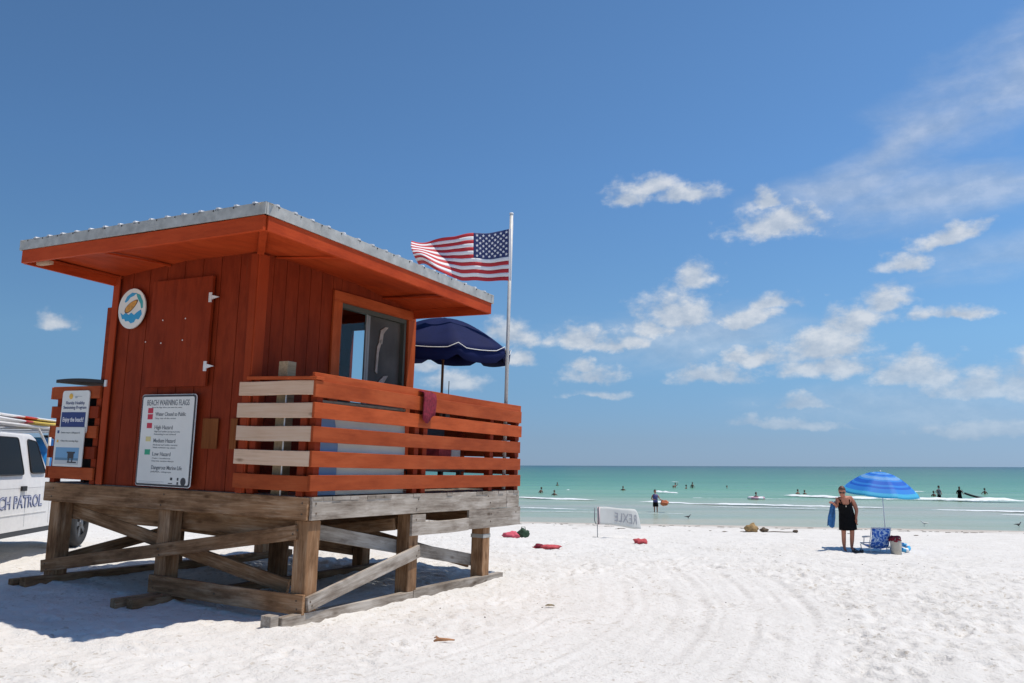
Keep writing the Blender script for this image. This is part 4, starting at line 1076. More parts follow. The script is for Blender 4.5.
    mb = MB(); mb.box(5.0, 5.14, y0+.02, y1-.02, .44, .66); mb.build('bumper', M['rim'], root)
    for yy in (y1-.28, y0+.08):
        mb = MB(); mb.box(5.01, 5.05, yy, yy+.2, .72, .88); mb.build('headlight', M['glass'], root)
        mb = MB(); mb.box(-.635, -.62, yy+.04, yy+.14, .75, 1.05); mb.build('tail_light', M['sign_red'], root)
    mb = MB(); mb.box(5.01, 5.035, y0+.35, y1-.35, .70, .90); mb.build('grille', M['dark'], root)
    # wheels: tyre and rim as sub-parts
    for wx in (-.10, 4.10):
        for side in (1, -1):
            yc = (y1-.02) if side > 0 else (y0+.02)
            w = empty('wheel'); w.parent = root; w.location = (wx, yc, .40)
            mb = MB(); prof2 = [(.24, 0), (.345, .0), (.385, -.03), (.395, -.12), (.385, -.21), (.345, -.24), (.24, -.24)]
            rings = []; n = 36
            for k in range(n):
                t = 2*PI*k/n; rings.append([(r*math.cos(t), side*d, r*math.sin(t)) for r, d in prof2])
            rings.append(rings[0]); mb.loft(rings, 0, True, caps=False, closed=True); mb.build('tyre', M['tyre'], w)
            mb = MB()
            mb.tube([(0, side*-.05, 0), (0, side*-.22, 0)], [.235, .24], 24, smooth=False)
            for k in range(5):
                t = 2*PI*k/5; rot = Matrix.Rotation(-t, 3, 'Y'); mb.box(.05, .235, -.06 if side > 0 else .02, -.02 if side > 0 else .06, -.035, .035, rot=rot)
            mb.tube([(0, side*-.0, 0), (0, side*-.06, 0)], [.05, .07], 14); mb.build('rim', M['rim'], w)
    # door seams, handle, moulding, mirror
    for xx in (2.38, 3.9, 1.495):
        mb = MB(); mb.box(xx-.003, xx+.003, y1-.004, y1+.0025, .52, 1.09); mb.build('door_seam', M['sign_pale'], root)
    mb = MB(); mb.box(2.42, 2.58, y1-.006, y1+.03, 1.035, 1.105); mb.build('door_handle', M['black'], root)
    mb = MB(); mb.box(1.6, 3.60, y1-.006, y1+.008, .70, .71); mb.build('side_moulding', M['white_metal'], root)
    mb = MB(); mb.box(4.1, 4.16, y1-.05, y1+.16, 1.18, 1.33); mb.build('mirror', WP, root)
    mb = MB(); mb.box(.6, 3.5, y1-.10, y1-.005, .40, .47); mb.build('sill', M['dark'], root)
    # lettering in navy outline on the door: reads BEACH PATROL from the camera side (runs towards -x)
    text_obj('lettering', 'BEACH PATROL', .235, M['sign_navy'], root, (3.72, y1+.0035, .80), (-1, 0, 0), (0, 0, 1), 1.93, ext=.0012, off=.008)
    text_obj('lettering', 'BEACH PATROL', .235, simple('pale_lettering', (.50, .53, .66), rough=.5), root, (3.715, y1+.006, .80), (-1, 0, 0), (0, 0, 1), 1.92, ext=.0012, off=-.001)
    # rack
    mb = MB(); z2 = 1.99
    for yy in (y1-.10, y0+.10):
        mb.tube([(1.40, yy, 1.20), (1.40, yy, z2)], .024, 8); mb.tube([(-.35, yy, 1.20), (-.35, yy, z2)], .024, 8)
        mb.tube([(3.3, yy, 1.86), (3.3, yy, z2)], .02, 8); mb.tube([(-.5, yy, z2), (3.3, yy, z2)], .024, 8)
        mb.tube([(1.40, yy, 1.65), (1.9, yy, z2)], .018, 8)
    for xx in (-.35, .5, 1.40, 2.3, 3.1): mb.tube([(xx, y0+.08, z2), (xx, y1-.08, z2)], .02, 8)
    mb.build('rack', M['white_metal'], root)
    return root, y0, y1, z2
truck_root, ty0, ty1, tz2 = truck()
TM = Matrix.Translation(truck_root.location) @ truck_root.rotation_euler.to_matrix().to_4x4()
def surfboard(name, label, x0, x1, yc, zc, w, th, mats, cuts):
    root = empty(name); root.matrix_world = TM; tag(root, label, 'rescue board', 'rescue boards on the truck rack')
    n = 32
    def sec(f):
        x = x0+(x1-x0)*f; ww = w*max(.04, math.sin(PI*min(1, max(0, f*.96+.02)))**.45); rk = zc+.03*abs(2*f-1)**3
        return [(x, yc+ww/2*math.cos(t), rk+th/2*math.sin(t)*(1.0 if ww > .1 else .6)) for t in [2*PI*k/14 for k in range(14)]]
    names = {}
    for (f0, f1, m) in cuts:
        mb = MB(); k = max(3, int((f1-f0)*n)); mb.loft([sec(f0+(f1-f0)*i/k) for i in range(k+1)], 0, True); mb.build('board_shell' if m == 'white_paint' else 'colour_band', M[m], root)
surfboard('rescue_board', 'white rescue board with red band, upper one on the truck rack', -.30, 3.4, ty1-.45, tz2+.135, .56, .07, None, [(0, .54, 'white_paint'), (.54, .66, 'board_red'), (.66, 1, 'white_paint')])
surfboard('rescue_board', 'yellow rescue board, lower one on the truck rack', .75, 3.0, ty1-.30, tz2+.06, .50, .065, None, [(0, .62, 'yellow'), (.62, .72, 'board_red'), (.72, 1, 'white_paint')])
bd = empty('water_barrel'); bd.matrix_world = TM; tag(bd, 'blue plastic barrel standing in the truck bed', 'barrel')
def lathe(mb, prof, c, n=20, mi=0): mb.loft([[(c[0]+r*math.cos(2*PI*k/n), c[1]+r*math.sin(2*PI*k/n), c[2]+z) for k in range(n)] for r, z in prof], mi)
mb = MB(); lathe(mb, [(.20, 0), (.24, .03), (.25, .20), (.235, .22), (.25, .24), (.25, .46), (.235, .48), (.25, .50), (.24, .68), (.19, .72)], (1.02, ty1-.42, 1.13)); mb.build('barrel_shell', M['sky_blue'], bd)
mb = MB(); lathe(mb, [(.045, 0), (.05, .03), (.04, .04)], (1.02, ty1-.30, 1.85), 10); mb.build('barrel_cap', M['dark'], bd)
bd = empty('rescue_can'); bd.matrix_world = TM; tag(bd, 'small blue rescue can lying beside the barrel in the truck', 'rescue can')
mb = MB(); mb.tube([(.55, ty1-.35, 1.38), (.62, ty1-.33, 1.38), (.9, ty1-.24, 1.38), (1.0, ty1-.2, 1.38)], [.04, .12, .12, .05], 14); mb.build('can_shell', M['sky_blue'], bd)
mb = MB(); mb.box(.4, 1.2, ty1-.6, ty1-.12, 1.22, 1.262); mb.build('can_tray', M['dark'], bd)
lp = empty('lashing_bag'); lp.matrix_world = TM; tag(lp, 'small red bag strapped under the truck rack', 'bag')
mb = MB(); mb.ell((.85, ty1-.2, tz2-.10), (.16, .07, .07), 12, 8); mb.build('bag_shell', M['board_red'], lp)
mb = MB(); mb.tube([(.85, ty1-.2, tz2-.18), (.85, ty1-.27, tz2-.1), (.85, ty1-.2, tz2-.0), (.85, ty1-.13, tz2-.1), (.85, ty1-.2, tz2-.18)], .008, 5); mb.build('strap', M['black'], lp)

# ------------------------------------------------------------------ people
def hand(joints, edges, wrist, tip_dir, side, s=1.0, curl=.3):
    """palm, four unequal fingers and a thumb added to a skeleton; returns nothing"""
    d = Vector(tip_dir).normalized(); sd = Vector(side).normalized(); nn = d.cross(sd).normalized()
    wi = wrist; w = Vector(joints[wi][0])
    p = len(joints); joints.append((tuple(w+d*.045*s), (.030*s, .017*s))); edges.append((wi, p))
    k = len(joints); joints.append((tuple(w+d*.085*s), (.032*s, .014*s))); edges.append((p, k))
    for q, (o, L) in enumerate(((-.028, .062), (-.010, .072), (.010, .068), (.027, .052))):
        a = len(joints); base = w+d*.09*s+sd*o*s
        joints.append((tuple(base+d*.012*s), .0085*s)); edges.append((k, a))
        m = len(joints); joints.append((tuple(base+d*L*.55*s+nn*curl*.02*s), .008*s)); edges.append((a, m))
        t = len(joints); joints.append((tuple(base+d*L*.9*s+nn*curl*.055*s), .0065*s)); edges.append((m, t))
    t0 = len(joints); joints.append((tuple(w+d*.035*s-sd*.038*s), .011*s)); edges.append((p, t0))
    t1 = len(joints); joints.append((tuple(w+d*.07*s-sd*.055*s+nn*.01*s), .009*s)); edges.append((t0, t1))

def head_mesh(c, s, skinm, parent, rot, hair=None, hair_len=.0, name='head', glasses=False, cap=None):
    """head with brow, nose, chin, ears, eyes; face looks along local -y of rot"""
    c = Vector(c)
    def T(p): return c + rot @ (Vector(p)*s)
    mb = MB(); n = 22; rings = []
    prof = [(-.125, .030, .035, -.025), (-.115, .045, .050, -.022), (-.085, .060, .072, -.014), (-.045, .070, .086, -.006), (0, .074, .094, 0), (.045, .074, .096, .004), (.085, .062, .084, .008), (.112, .040, .055, .010), (.124, .014, .02, .010)]
    for z, rx, ry, yo in prof:
        ring = []
        for k in range(n):
            t = 2*PI*k/n; x = rx*math.cos(t); y = ry*math.sin(t)+yo
            if math.sin(t) < -.6 and abs(z+.02) < .03: y += .006*(1-abs(z+.02)/.03)*(0 if abs(math.cos(t)) < .2 else 1)    # eye hollows
            ring.append(T((x, y, z)))
        rings.append(ring)
    mb.loft(rings, 0, True)
    mb.loft([[T((dx*w, -.088-dy, z)) for dx, dy in ((-1, 0), (0, pr), (1, 0))] for z, w, pr in ((.02, .006, .004), (-.005, .009, .014), (-.03, .015, .024), (-.038, .012, .006))], 0, True)     # nose
    for sx in (-1, 1): mb.ell(T((sx*.074, .005, -.012)), (.008*s, .018*s, .028*s), 8, 6, rot=rot)
    mb.build(name, skinm, parent)
    mb = MB()
    for sx in (-1, 1): mb.ell(T((sx*.030, -.083, .004)), (.012*s, .007*s, .007*s), 8, 6, rot=rot)
    mb.build('eyes', M['dark'], parent)
    mb = MB(); mb.ell(T((0, -.087, -.066)), (.022*s, .006*s, .006*s), 8, 6, rot=rot); mb.build('mouth', M['pink'], parent)
    if glasses:
        mb = MB()
        for sx in (-1, 1): mb.ell(T((sx*.034, -.096, .004)), (.027*s, .006*s, .018*s), 10, 6, rot=rot)
        mb.tube([T((-.07, -.02, .01)), T((-.062, -.088, .008)), T((0, -.1, .009)), T((.062, -.088, .008)), T((.07, -.02, .01))], .004*s, 5); mb.build('sunglasses', M['black'], parent)
    if hair:
        mb = MB(); rings = []
        for z, rx, ry, yo in [(-.04-hair_len, .060, .045, .055), (-.02, .080, .066, .040), (.02, .084, .080, .030), (.055, .084, .094, .016), (.09, .073, .090, .010), (.122, .048, .062, .010), (.138, .018, .022, .010)]:
            rings.append([T((rx*math.cos(2*PI*k/18)*(1+.03*math.sin(k*5)), ry*math.sin(2*PI*k/18)+yo, z)) for k in range(18)])
        mb.loft(rings, 0, True); mb.build('hair', hair, parent)

def woman():
    x, y = 8.26, 21.3; root = empty('person', (x, y, gz(x, y)-.005))
    root.rotation_euler = (math.radians(4), math.radians(-3), 0); tag(root, 'woman in a short black dress bending slightly and holding up a blue towel', 'person')
    J = [((.02, 0, .84), (.135, .105)), ((.0, -.02, .98), (.125, .10)), ((-.04, -.06, 1.12), (.125, .10)), ((-.07, -.10, 1.24), (.15, .10)), ((-.10, -.14, 1.335), .06), ((-.115, -.16, 1.40), .045),
         ((-.08, .0, .74), (.088, .088)), ((-.10, -.01, .45), .056), ((-.10, .02, .25), .054), ((-.095, .03, .09), .034), ((-.10, -.02, .045), .035), ((-.115, -.13, .03), (.036, .022)),
         ((.11, .0, .74), (.088, .088)), ((.11, -.01, .45), .056), ((.10, .02, .25), .054), ((.085, .03, .09), .034), ((.09, -.02, .045), .035), ((.10, -.13, .03), (.036, .022)),
         ((-.22, -.10, 1.28), .055), ((-.285, -.13, 1.10), .05), ((-.33, -.20, 1.17), .034), ((-.355, -.235, 1.20), .026),
         ((.10, -.08, 1.29), .068), ((.205, -.03, 1.14), .060), ((.245, -.05, 1.00), .048), ((.205, -.10, .87), .034), ((.19, -.12, .80), .026)]
    E_ = [(0, 1), (1, 2), (2, 3), (3, 4), (4, 5), (0, 6), (6, 7), (7, 8), (8, 9), (9, 10), (10, 11), (0, 12), (12, 13), (13, 14), (14, 15), (15, 16), (16, 17), (3, 18), (18, 19), (19, 20), (20, 21), (3, 22), (22, 23), (23, 24), (24, 25), (25, 26)]
    hand(J, E_, 21, (-.6, -.3, .3), (0, .7, .6), 1.0, .8); hand(J, E_, 26, (-.1, -.15, -1), (0, 1, -.1), 1.0, .5)
    skin('body', J, E_, M['skin'], root, sub=2)
    rot = Euler((math.radians(16), math.radians(0), math.radians(-22))).to_matrix()
    head_mesh((-.13, -.19, 1.475), 1.0, M['skin'], root, rot, M['hair'], .02, glasses=True)
    # dress: scooped top, strap, flared hem
    mb = MB(); rings = []; n = 28
    for z, cx, cy, rx, ry, fl in ((.525, .02, 0.0, .200, .165, .012), (.60, .02, 0, .198, .160, .010), (.72, .02, 0, .196, .152, .006), (.84, .018, 0, .190, .145, .003), (.95, .005, -.01, .172, .132, .002), (1.05, -.02, -.035, .168, .130, 0), (1.14, -.045, -.07, .172, .132, 0), (1.20, -.06, -.085, .160, .120, 0)):
        rings.append([(cx+(rx+fl*math.sin(k*3.0))*math.cos(2*PI*k/n), cy+(ry+fl*math.sin(k*3.0))*math.sin(2*PI*k/n), z + (0 if z < 1.15 else -.06*max(0, -math.sin(2*PI*k/n))**3)) for k in range(n)])
    mb.loft(rings, 0, True, caps=False); o = mb.build('dress', M['black_cloth'], root); s = o.modifiers.new('t', 'SOLIDIFY'); s.thickness = .012; s.offset = 0
    mb = MB()
    for sx in (-1, 1): mb.tube([(-.055+sx*.10, -.19, 1.17), (-.075+sx*.11, -.185, 1.26), (-.085+sx*.10, -.10, 1.34), (-.07+sx*.08, .01, 1.22)], .012, 6)
    mb.build('dress_strap', M['black_cloth'], root)
    # pendant
    mb = MB(); mb.ell((-.075, -.225, 1.12), (.014, .008, .018), 8, 6); mb.build('pendant', M['cream'], root)
    # towel in her hand is a thing of its own
    t = empty('towel', (x, y, root.location.z)); tag(t, "blue towel hanging from the raised hand of the woman in black", 'towel')
    mb = MB(); rings = []
    for i in range(10):
        f = i/9; z = 1.20-.57*f; ring = []
        for k in range(13):
            g_ = k/12; wd = .05+.09*min(1, f*1.6); ring.append((-.425+(g_-.5)*wd*1.3-.085*f, -.27+.02*math.sin(g_*11+f*3)+.0*f, z-.05*g_*f+.02*math.sin(g_*8)))
        rings.append(ring)
    mb.loft(rings, 0, True, closed=False, caps=False); o = mb.build('towel_cloth', M['blue_towel'], t); s = o.modifiers.new('t', 'SOLIDIFY'); s.thickness = .014
woman()

# sandals on the sand
sx_, sy_ = 8.36, 20.98
sl = empty('sandals', (sx_, sy_, gz(sx_, sy_)-.005)); tag(sl, "dark flip-flop sandals lying at the woman's feet", 'sandals')
for k, (dx, an) in enumerate(((-.06, .3), (.08, -.2))):
    mb = MB(); r = Euler((0, 0, an)).to_matrix(); ring = []
    for t in [2*PI*j/20 for j in range(20)]: ring.append(Vector((.045*math.cos(t)*(1+.2*math.sin(t)), .13*math.sin(t), 0)))
    low = [r @ v+Vector((dx, 0, .01)) for v in ring]; hi = [v+Vector((0, 0, .035)) for v in low]
    mb.loft([low, hi], 0, False); mb.tube([r @ Vector((-.04, -.02, 0))+Vector((dx, 0, .04)), r @ Vector((0, .06, .03))+Vector((dx, 0, .06)), r @ Vector((.04, -.02, 0))+Vector((dx, 0, .04))], .010, 6)
    mb.build('sandal', M['black'], sl)

# striped beach umbrella
def beach_umbrella():
    x, y = 9.28, 21.55; z = gz(x, y); root = empty('beach_umbrella', (x, y, z)); tag(root, 'blue striped beach umbrella with pale edge planted in the sand', 'umbrella')
    cols = [simple('umbrella_'+n, c, rough=.6, spec=.3) for n, c in (('royal', (.03, .19, .70)), ('azure', (.06, .34, .82)), ('pale', (.24, .50, .82)), ('edge', (.10, .58, .82)))]
    for m in cols:       # thin cloth lets some sun through
        b = m.node_tree.nodes['Principled BSDF']; nt = m.node_tree
        tr = N(nt, 'ShaderNodeBsdfTranslucent'); tr.inputs[0].default_value = b.inputs['Base Color'].default_value
        mx = N(nt, 'ShaderNodeMixShader'); mx.inputs[0].default_value = .35
        nt.links.new(b.outputs[0], mx.inputs[1]); nt.links.new(tr.outputs[0], mx.inputs[2]); nt.links.new(mx.outputs[0], nt.nodes['Material Output'].inputs[0])
    seq = [2, 1, 1, 2, 1, 0, 1, 2, 2, 1, 0, 0, 1, 0, 1, 1, 3, 3]
    tl = Matrix.Rotation(math.radians(6), 3, 'X') @ Matrix.Rotation(math.radians(3), 3, 'Y')
    canopy(root, (-.03, 0, 1.93), .97, .52, 8, 'navy2', 0, tilt=tl, mats=cols, bandf=lambda r: seq[min(17, int(r*18))], curve=.72, sag=.03, rows=18)
    mb = MB(); mb.tube([(.02, 0, -.1), (-.03, 0, 1.90)], .012, 8); mb.build('pole', M['white_metal'], root)
    mb = MB(); mb.ell((-.03, 0, 1.95), (.02, .02, .03), 8, 6); mb.build('finial', M['white_metal'], root)
M['navy2'] = M['navy']
beach_umbrella()

# low beach chair seen from behind
def chair():
    x, y = 8.93, 21.12; z = gz(x, y); root = empty('beach_chair', (x, y, z), math.radians(4)); tag(root, 'low beach chair with blue flowered fabric back under the striped umbrella', 'chair')
    m, nt, b = new_mat('blue_flowered_fabric'); L = nt.links; tc = N(nt, 'ShaderNodeTexCoord')
    vo = N(nt, 'ShaderNodeTexVoronoi', i_Scale=11.0); vo.feature = 'DISTANCE_TO_EDGE'; L.new(tc.outputs['Object'], vo.inputs['Vector'])
    nz = N(nt, 'ShaderNodeTexNoise', i_Scale=16.0, i_Detail=4.0); L.new(tc.outputs['Object'], nz.inputs['Vector'])
    ad = N(nt, 'ShaderNodeMath', operation='MULTIPLY_ADD'); ad.inputs[1].default_value = .6; L.new(nz.outputs['Fac'], ad.inputs[0]); L.new(vo.outputs['Distance'], ad.inputs[2])
    r = ramp(nt, ad.outputs[0], [(.33, (.42, .55, .72)), (.40, (.025, .13, .50)), (.6, (.018, .09, .42))]); L.new(r.outputs[0], b.inputs['Base Color']); b.inputs['Roughness'].default_value = .8
    mb = MB(); rings = []
    for i in range(9):
        f = i/8; zz = .13+.46*f; yy = .02-.16*f - .03*math.sin(f*PI)
        rings.append([(-.225+.45*k/10, yy-.02*math.sin(k/10*PI), zz) for k in range(11)])
    mb.loft(rings, 0, True, closed=False, caps=False); o = mb.build('backrest', m, root); s = o.modifiers.new('t', 'SOLIDIFY'); s.thickness = .01
    mb = MB(); rings = [[(-.225+.45*k/10, .03+.42*f, .13+.06*f-.03*math.sin(k/10*PI)) for k in range(11)] for f in (0, .33, .66, 1)]
    mb.loft(rings, 0, True, closed=False, caps=False); o = mb.build('seat', m, root); s = o.modifiers.new('t', 'SOLIDIFY'); s.thickness = .01
    mb = MB()
    for sx in (-1, 1):
        mb.tube([(sx*.24, .04, .10), (sx*.24, -.14, .605)], .012, 8); mb.tube([(sx*.24, -.05, .12), (sx*.24, .48, .20)], .012, 8)
    mb.tube([(-.24, -.14, .605), (.24, -.14, .605)], .012, 8); mb.tube([(-.24, .48, .20), (.24, .48, .20)], .012, 8); mb.build('chair_frame', M['white_metal'], root)
    for sx in (-1, 1):
        for yy in (-.08, .40):
            mb = MB(); mb.tube([(sx*.245, yy, .0), (sx*.245, yy+.05, .17)], .011, 8); mb.build('leg', M['white_metal'], root)
        mb = MB(); mb.tube([(sx*.26, -.10, .40), (sx*.27, .10, .38), (sx*.27, .28, .36)], [.014, .022, .018], 8); mb.tube([(sx*.26, .22, .36), (sx*.25, .28, .17)], .010, 6); mb.build('armrest', M['white_metal'], root)
    # frame foot rails
chair()
x, y = 9.26, 20.95; bk = empty('beach_bag', (x, y, gz(x, y)-.01)); tag(bk, 'cream canvas tote bucket standing right of the beach chair', 'bag')
mb = MB(); mb.loft([[(r*math.cos(2*PI*k/20)*1.05, r*.8*math.sin(2*PI*k/20), z) for k in range(20)] for r, z in ((.10, 0), (.115, .02), (.12, .15), (.125, .30), (.128, .34), (.118, .34), (.112, .30))], 0, True); mb.build('bag_body', M['cream'], bk)
mb = MB()
for yy in (-.09, .09): mb.tube([(-.06, yy, .32), (-.05, yy*1.1, .40), (.05, yy*1.1, .40), (.06, yy, .32)], .008, 6)
mb.build('bag_handle', M['cream'], bk)
rt = empty('red_towel', (x-.01, y, gz(x, y)+.31)); tag(rt, 'crumpled dark red towel stuffed in the top of the cream tote', 'towel')
def crumple(name, parent, c, r, mat, seed, amp=.28, n=22, m=12):
    mb = MB(); rings = []; c = Vector(c)
    for i in range(m+1):
        ph = -PI/2+PI*(.02+.96*i/m); ring = []
        for j in range(n):
            t = 2*PI*j/n; d = Vector((math.cos(ph)*math.cos(t), math.cos(ph)*math.sin(t), math.sin(ph)))
            f = 1+amp*(2*float(vnoise(np.array(d.x*2.3+seed), np.array(d.y*2.3+d.z*1.7), 51))+float(vnoise(np.array(d.x*5+seed), np.array(d.z*5+d.y*3), 52)))
            ring.append(c+Vector((d.x*r[0]*f, d.y*r[1]*f, d.z*r[2]*f)))
        rings.append(ring)
    mb.loft(rings, 0, True); return mb.build(name, M[mat], parent)
crumple('towel_cloth', rt, (0, 0, .05), (.135, .10, .09), 'towel_red', 3.1)
x, y = 9.62, 21.35; fl = empty('inflatable_ring', (x, y, gz(x, y)+.02)); tag(fl, 'small light blue and white swim ring lying right of the cream tote', 'swim ring')
def torus(mb, c, R, r, rot, k0=0, k1=28, n=28, mi=0):
    rings = []
    for k in range(k0, k1+1):
        t = 2*PI*k/n; ctr = Vector((R*math.cos(t), R*math.sin(t), 0)); rings.append([Vector(c)+rot @ (ctr+Vector((math.cos(t)*r*math.cos(s), math.sin(t)*r*math.cos(s), r*math.sin(s)))) for s in [2*PI*q/12 for q in range(12)]])
    mb.loft(rings, mi, True, caps=False)
rot = Euler((math.radians(28), 0, 0)).to_matrix(); mb = MB(); torus(mb, (0, 0, .10), .12, .05, rot); mb.build('ring_tube', simple('ring_blue', (.06, .42, .72), rough=.3), fl)
mb = MB()
for k in range(4): torus(mb, (0, 0, .10), .12, .0515, rot, k*7, k*7+2)
mb.build('ring_stripe', M['white_paint'], fl)

# wader with a purple shirt and an orange float
def simple_person(name, loc, rz, label, skinm, parts, group=None, scale=1.0, hairm=None, depth=0.0, arms='down', lean=0.0, top=None, trunks=None, long_hair=.03, female=False):
    """a standing or half-submerged bather: one skinned body with jointed legs and arms, head, hair, clothing"""
    root = empty(name, loc, rz); tag(root, label, 'person', group); root.scale = (scale,)*3
    z0 = -depth; l = lean
    poses = {'down': (((.19, 0, 1.36), (.25, .02, 1.10), (.27, -.06, .86)), ((-.19, 0, 1.36), (-.25, .02, 1.10), (-.27, -.06, .86))),
             'out': (((.19, 0, 1.36), (.42, -.04, 1.24), (.62, -.16, 1.16)), ((-.19, 0, 1.36), (-.42, -.04, 1.24), (-.60, -.18, 1.18))),
             'akimbo': (((.19, 0, 1.36), (.36, .06, 1.16), (.20, -.10, 1.02)), ((-.19, 0, 1.36), (-.36, .06, 1.16), (-.20, -.10, 1.02))),
             'up': (((.19, 0, 1.38), (.36, -.05, 1.52), (.22, -.12, 1.72)), ((-.19, 0, 1.36), (-.30, .02, 1.16), (-.22, -.16, 1.08))),
             'carry': (((.19, 0, 1.36), (.30, -.04, 1.12), (.34, -.24, 1.06)), ((-.19, 0, 1.36), (-.28, .0, 1.10), (-.16, -.22, 1.08)))}
    ar, al = poses[arms]
    sh = lambda p: (p[0]+l*(p[2]-.9), p[1], p[2]+z0)
    J = [(sh((0, 0, .92)), (.125, .095)), (sh((0, -.01, 1.10)), (.115, .085)), (sh((0, -.01, 1.27)), (.135, .09)), (sh((0, .0, 1.40)), (.09, .07)), (sh((0, -.01, 1.50)), .048),
         (sh((.09, 0, .86)), .08), (sh((.10, -.01, .48)), .053), (sh((.10, .03, .10)), .035), (sh((.11, -.10, .03)), (.036, .022)),
         (sh((-.09, 0, .86)), .08), (sh((-.10, -.01, .48)), .053), (sh((-.10, .03, .10)), .035), (sh((-.11, -.10, .03)), (.036, .022))]
    E_ = [(0, 1), (1, 2), (2, 3), (3, 4), (0, 5), (5, 6), (6, 7), (7, 8), (0, 9), (9, 10), (10, 11), (11, 12)]
    for arm in (ar, al):
        b = len(J); J += [(sh(arm[0]), .050), (sh(arm[1]), .038), (sh(arm[2]), .026)]; E_ += [(3, b), (b, b+1), (b+1, b+2)]
        d = Vector(arm[2])-Vector(arm[1]); hand(J, E_, b+2, d, (0, 1, .2) if abs(d.normalized().y) < .9 else (1, 0, 0), 1.0, .6)
    skin('body', J, E_, skinm, root, sub=1)
    rot = Euler((0, -l*.6, 0)).to_matrix()
    head_mesh(sh((0, -.01, 1.635)), 1.0, skinm, root, rot, hairm or M['hair_dark'], long_hair)
    def garment(nm, rows, mat):
        mb = MB(); n = 20; rings = []
        for z, rx, ry in rows: rings.append([tuple(Vector(sh((0, 0, z)))+Vector((rx*math.cos(2*PI*k/n), ry*math.sin(2*PI*k/n), 0))) for k in range(n)])
        mb.loft(rings, 0, True, caps=False); o = mb.build(nm, mat, root); s = o.modifiers.new('t', 'SOLIDIFY'); s.thickness = .012; s.offset = 1
    if top: garment('shirt', ((.88, .165, .125), (1.0, .155, .12), (1.12, .155, .118), (1.27, .178, .125), (1.36, .19, .115), (1.43, .13, .09)), top)
    if trunks: garment('swim_trunks', ((.58, .19, .13), (.72, .185, .13), (.88, .165, .125), (.97, .15, .115)), trunks)
    return root
w = simple_person('person', (9.10, 54.6, SEA-.18), math.radians(10), 'bather in a purple shirt wading out of the shallows with an orange float', M['skin'], None, arms='carry', top=M['purple_cloth'], trunks=M['black_cloth'], scale=.90, lean=-.03)
ow = empty('swim_float', (9.62, 54.4, SEA+.58)); tag(ow, 'orange inflatable float carried beside the purple-shirted bather', 'float')
crumple('float_shell', ow, (0, 0, 0), (.24, .16, .17), 'orange_cloth', 9.0, .4)
mb = MB(); mb.tube([(-.22, 0, .14), (-.32, -.05, .28), (-.12, 0, .24)], .012, 6); mb.build('float_cord', M['rope'], ow)

GW = 'bathers in the sea'
simple_person('person', (40.05, 80.8, SEA-.62), math.radians(25), 'bather in a patterned shirt standing thigh-deep beyond the beach umbrella', M['skin_dark'], None, GW, 1.0, arms='akimbo', top=simple('patterned_shirt', (.16, .17, .20), rough=.8, noise=.8, scale=9), trunks=M['black_cloth'])
simple_person('person', (41.35, 79.6, SEA-.62), math.radians(-30), 'long-haired bather standing at the shoreward end of a black board', M['skin_dark'], None, GW, .97, arms='carry', top=M['black_cloth'], trunks=M['black_cloth'], long_hair=.22)
bo = empty('bodyboard', (42.45, 79.2, SEA+.22)); bo.rotation_euler = (0, math.radians(14), math.radians(5)); tag(bo, 'long black board held floating beside the long-haired bather', 'board')
mb = MB(); rings = []
for k in range(12):
    f = k/11; ww = .28*math.sqrt(max(.03, math.sin(PI*(f*.9+.05)))); rings.append([(-.9+1.8*f, ww*math.cos(t), .09*math.sin(t)+.05*(2*f-1)**2) for t in [2*PI*q/10 for q in range(10)]])
mb.loft(rings, 0, True); mb.build('board_shell', M['black'], bo)
mb = MB(); mb.tube([(-.85, 0, .05), (-1.1, 0, .18), (-1.25, .05, .35)], .012, 6); mb.build('leash', M['black'], bo)
sw = [  # x, y, depth shown, pose, heading, label
 (3.05, 91.9, 1.02, 'carry', 40, 'bather leaning over in the surf, nearest the hut railing', .25, 'hair_dark'),
 (4.20, 84.6, 1.12, 'akimbo', -20, 'bather behind the foam line, second from the hut railing', 0, 'hair_dark'),
 (6.65, 125, 1.15, 'down', 10, 'bather far out in green water, alone left of the white banner', 0, 'hair_dark'),
 (13.2, 102, 1.12, 'akimbo', 0, 'bather in open green water above the white banner', 0, 'hair'),
 (22.1, 116.5, 1.00, 'up', 30, 'bather raising an arm in the far group of four', .1, 'hair_dark'),
 (21.2, 113.0, 1.38, 'down', 0, 'bather showing only the head, leftmost of the far group', 0, 'hair_dark'),
 (22.4, 110.5, 1.12, 'akimbo', 60, 'bather lowest in the middle of the far group of four', 0, 'hair_dark'),
 (23.8, 113.5, .85, 'down', -40, 'bather standing tallest at the right of the far group', .05, 'hair_dark'),
 (28.5, 114.0, 1.36, 'down', 0, 'lone head of a bather far out right of the group of four', 0, 'hair_dark'),
 (21.65, 76.4, 1.0, 'carry', 0, 'bather floating inside a pink swim ring near the foam', 0, 'hair_dark'),
 (29.95, 90.4, 1.12, 'carry', 20, 'bather on the left of a close pair behind the breaking wave', .1, 'hair_dark'),
 (30.65, 90.0, 1.18, 'down', -30, 'bather on the right of a close pair behind the breaking wave', -.1, 'hair'),
 (41.6, 85.0, 1.08, 'down', 0, 'bather neck-deep just right of the blue umbrella', 0, 'hair_dark'),
 (50.6, 92.2, .98, 'akimbo', 10, 'bather alone in the green water at the far right', 0, 'hair_dark')]
for x, y, dp, ps, hd_, lb, ln, hr in sw:
    dp = min(1.42, dp+.14)
    simple_person('person', (x, y, SEA-dp), math.radians(hd_), lb, M['skin' if int(x*10) % 2 else 'skin_dark'], None, GW, 1.0, M[hr], 0, ps, ln, trunks=M['black_cloth'])
rg = empty('swim_ring', (21.6, 76.2, SEA+.10)); tag(rg, 'pink and white swim ring around a bather near the foam', 'swim ring')
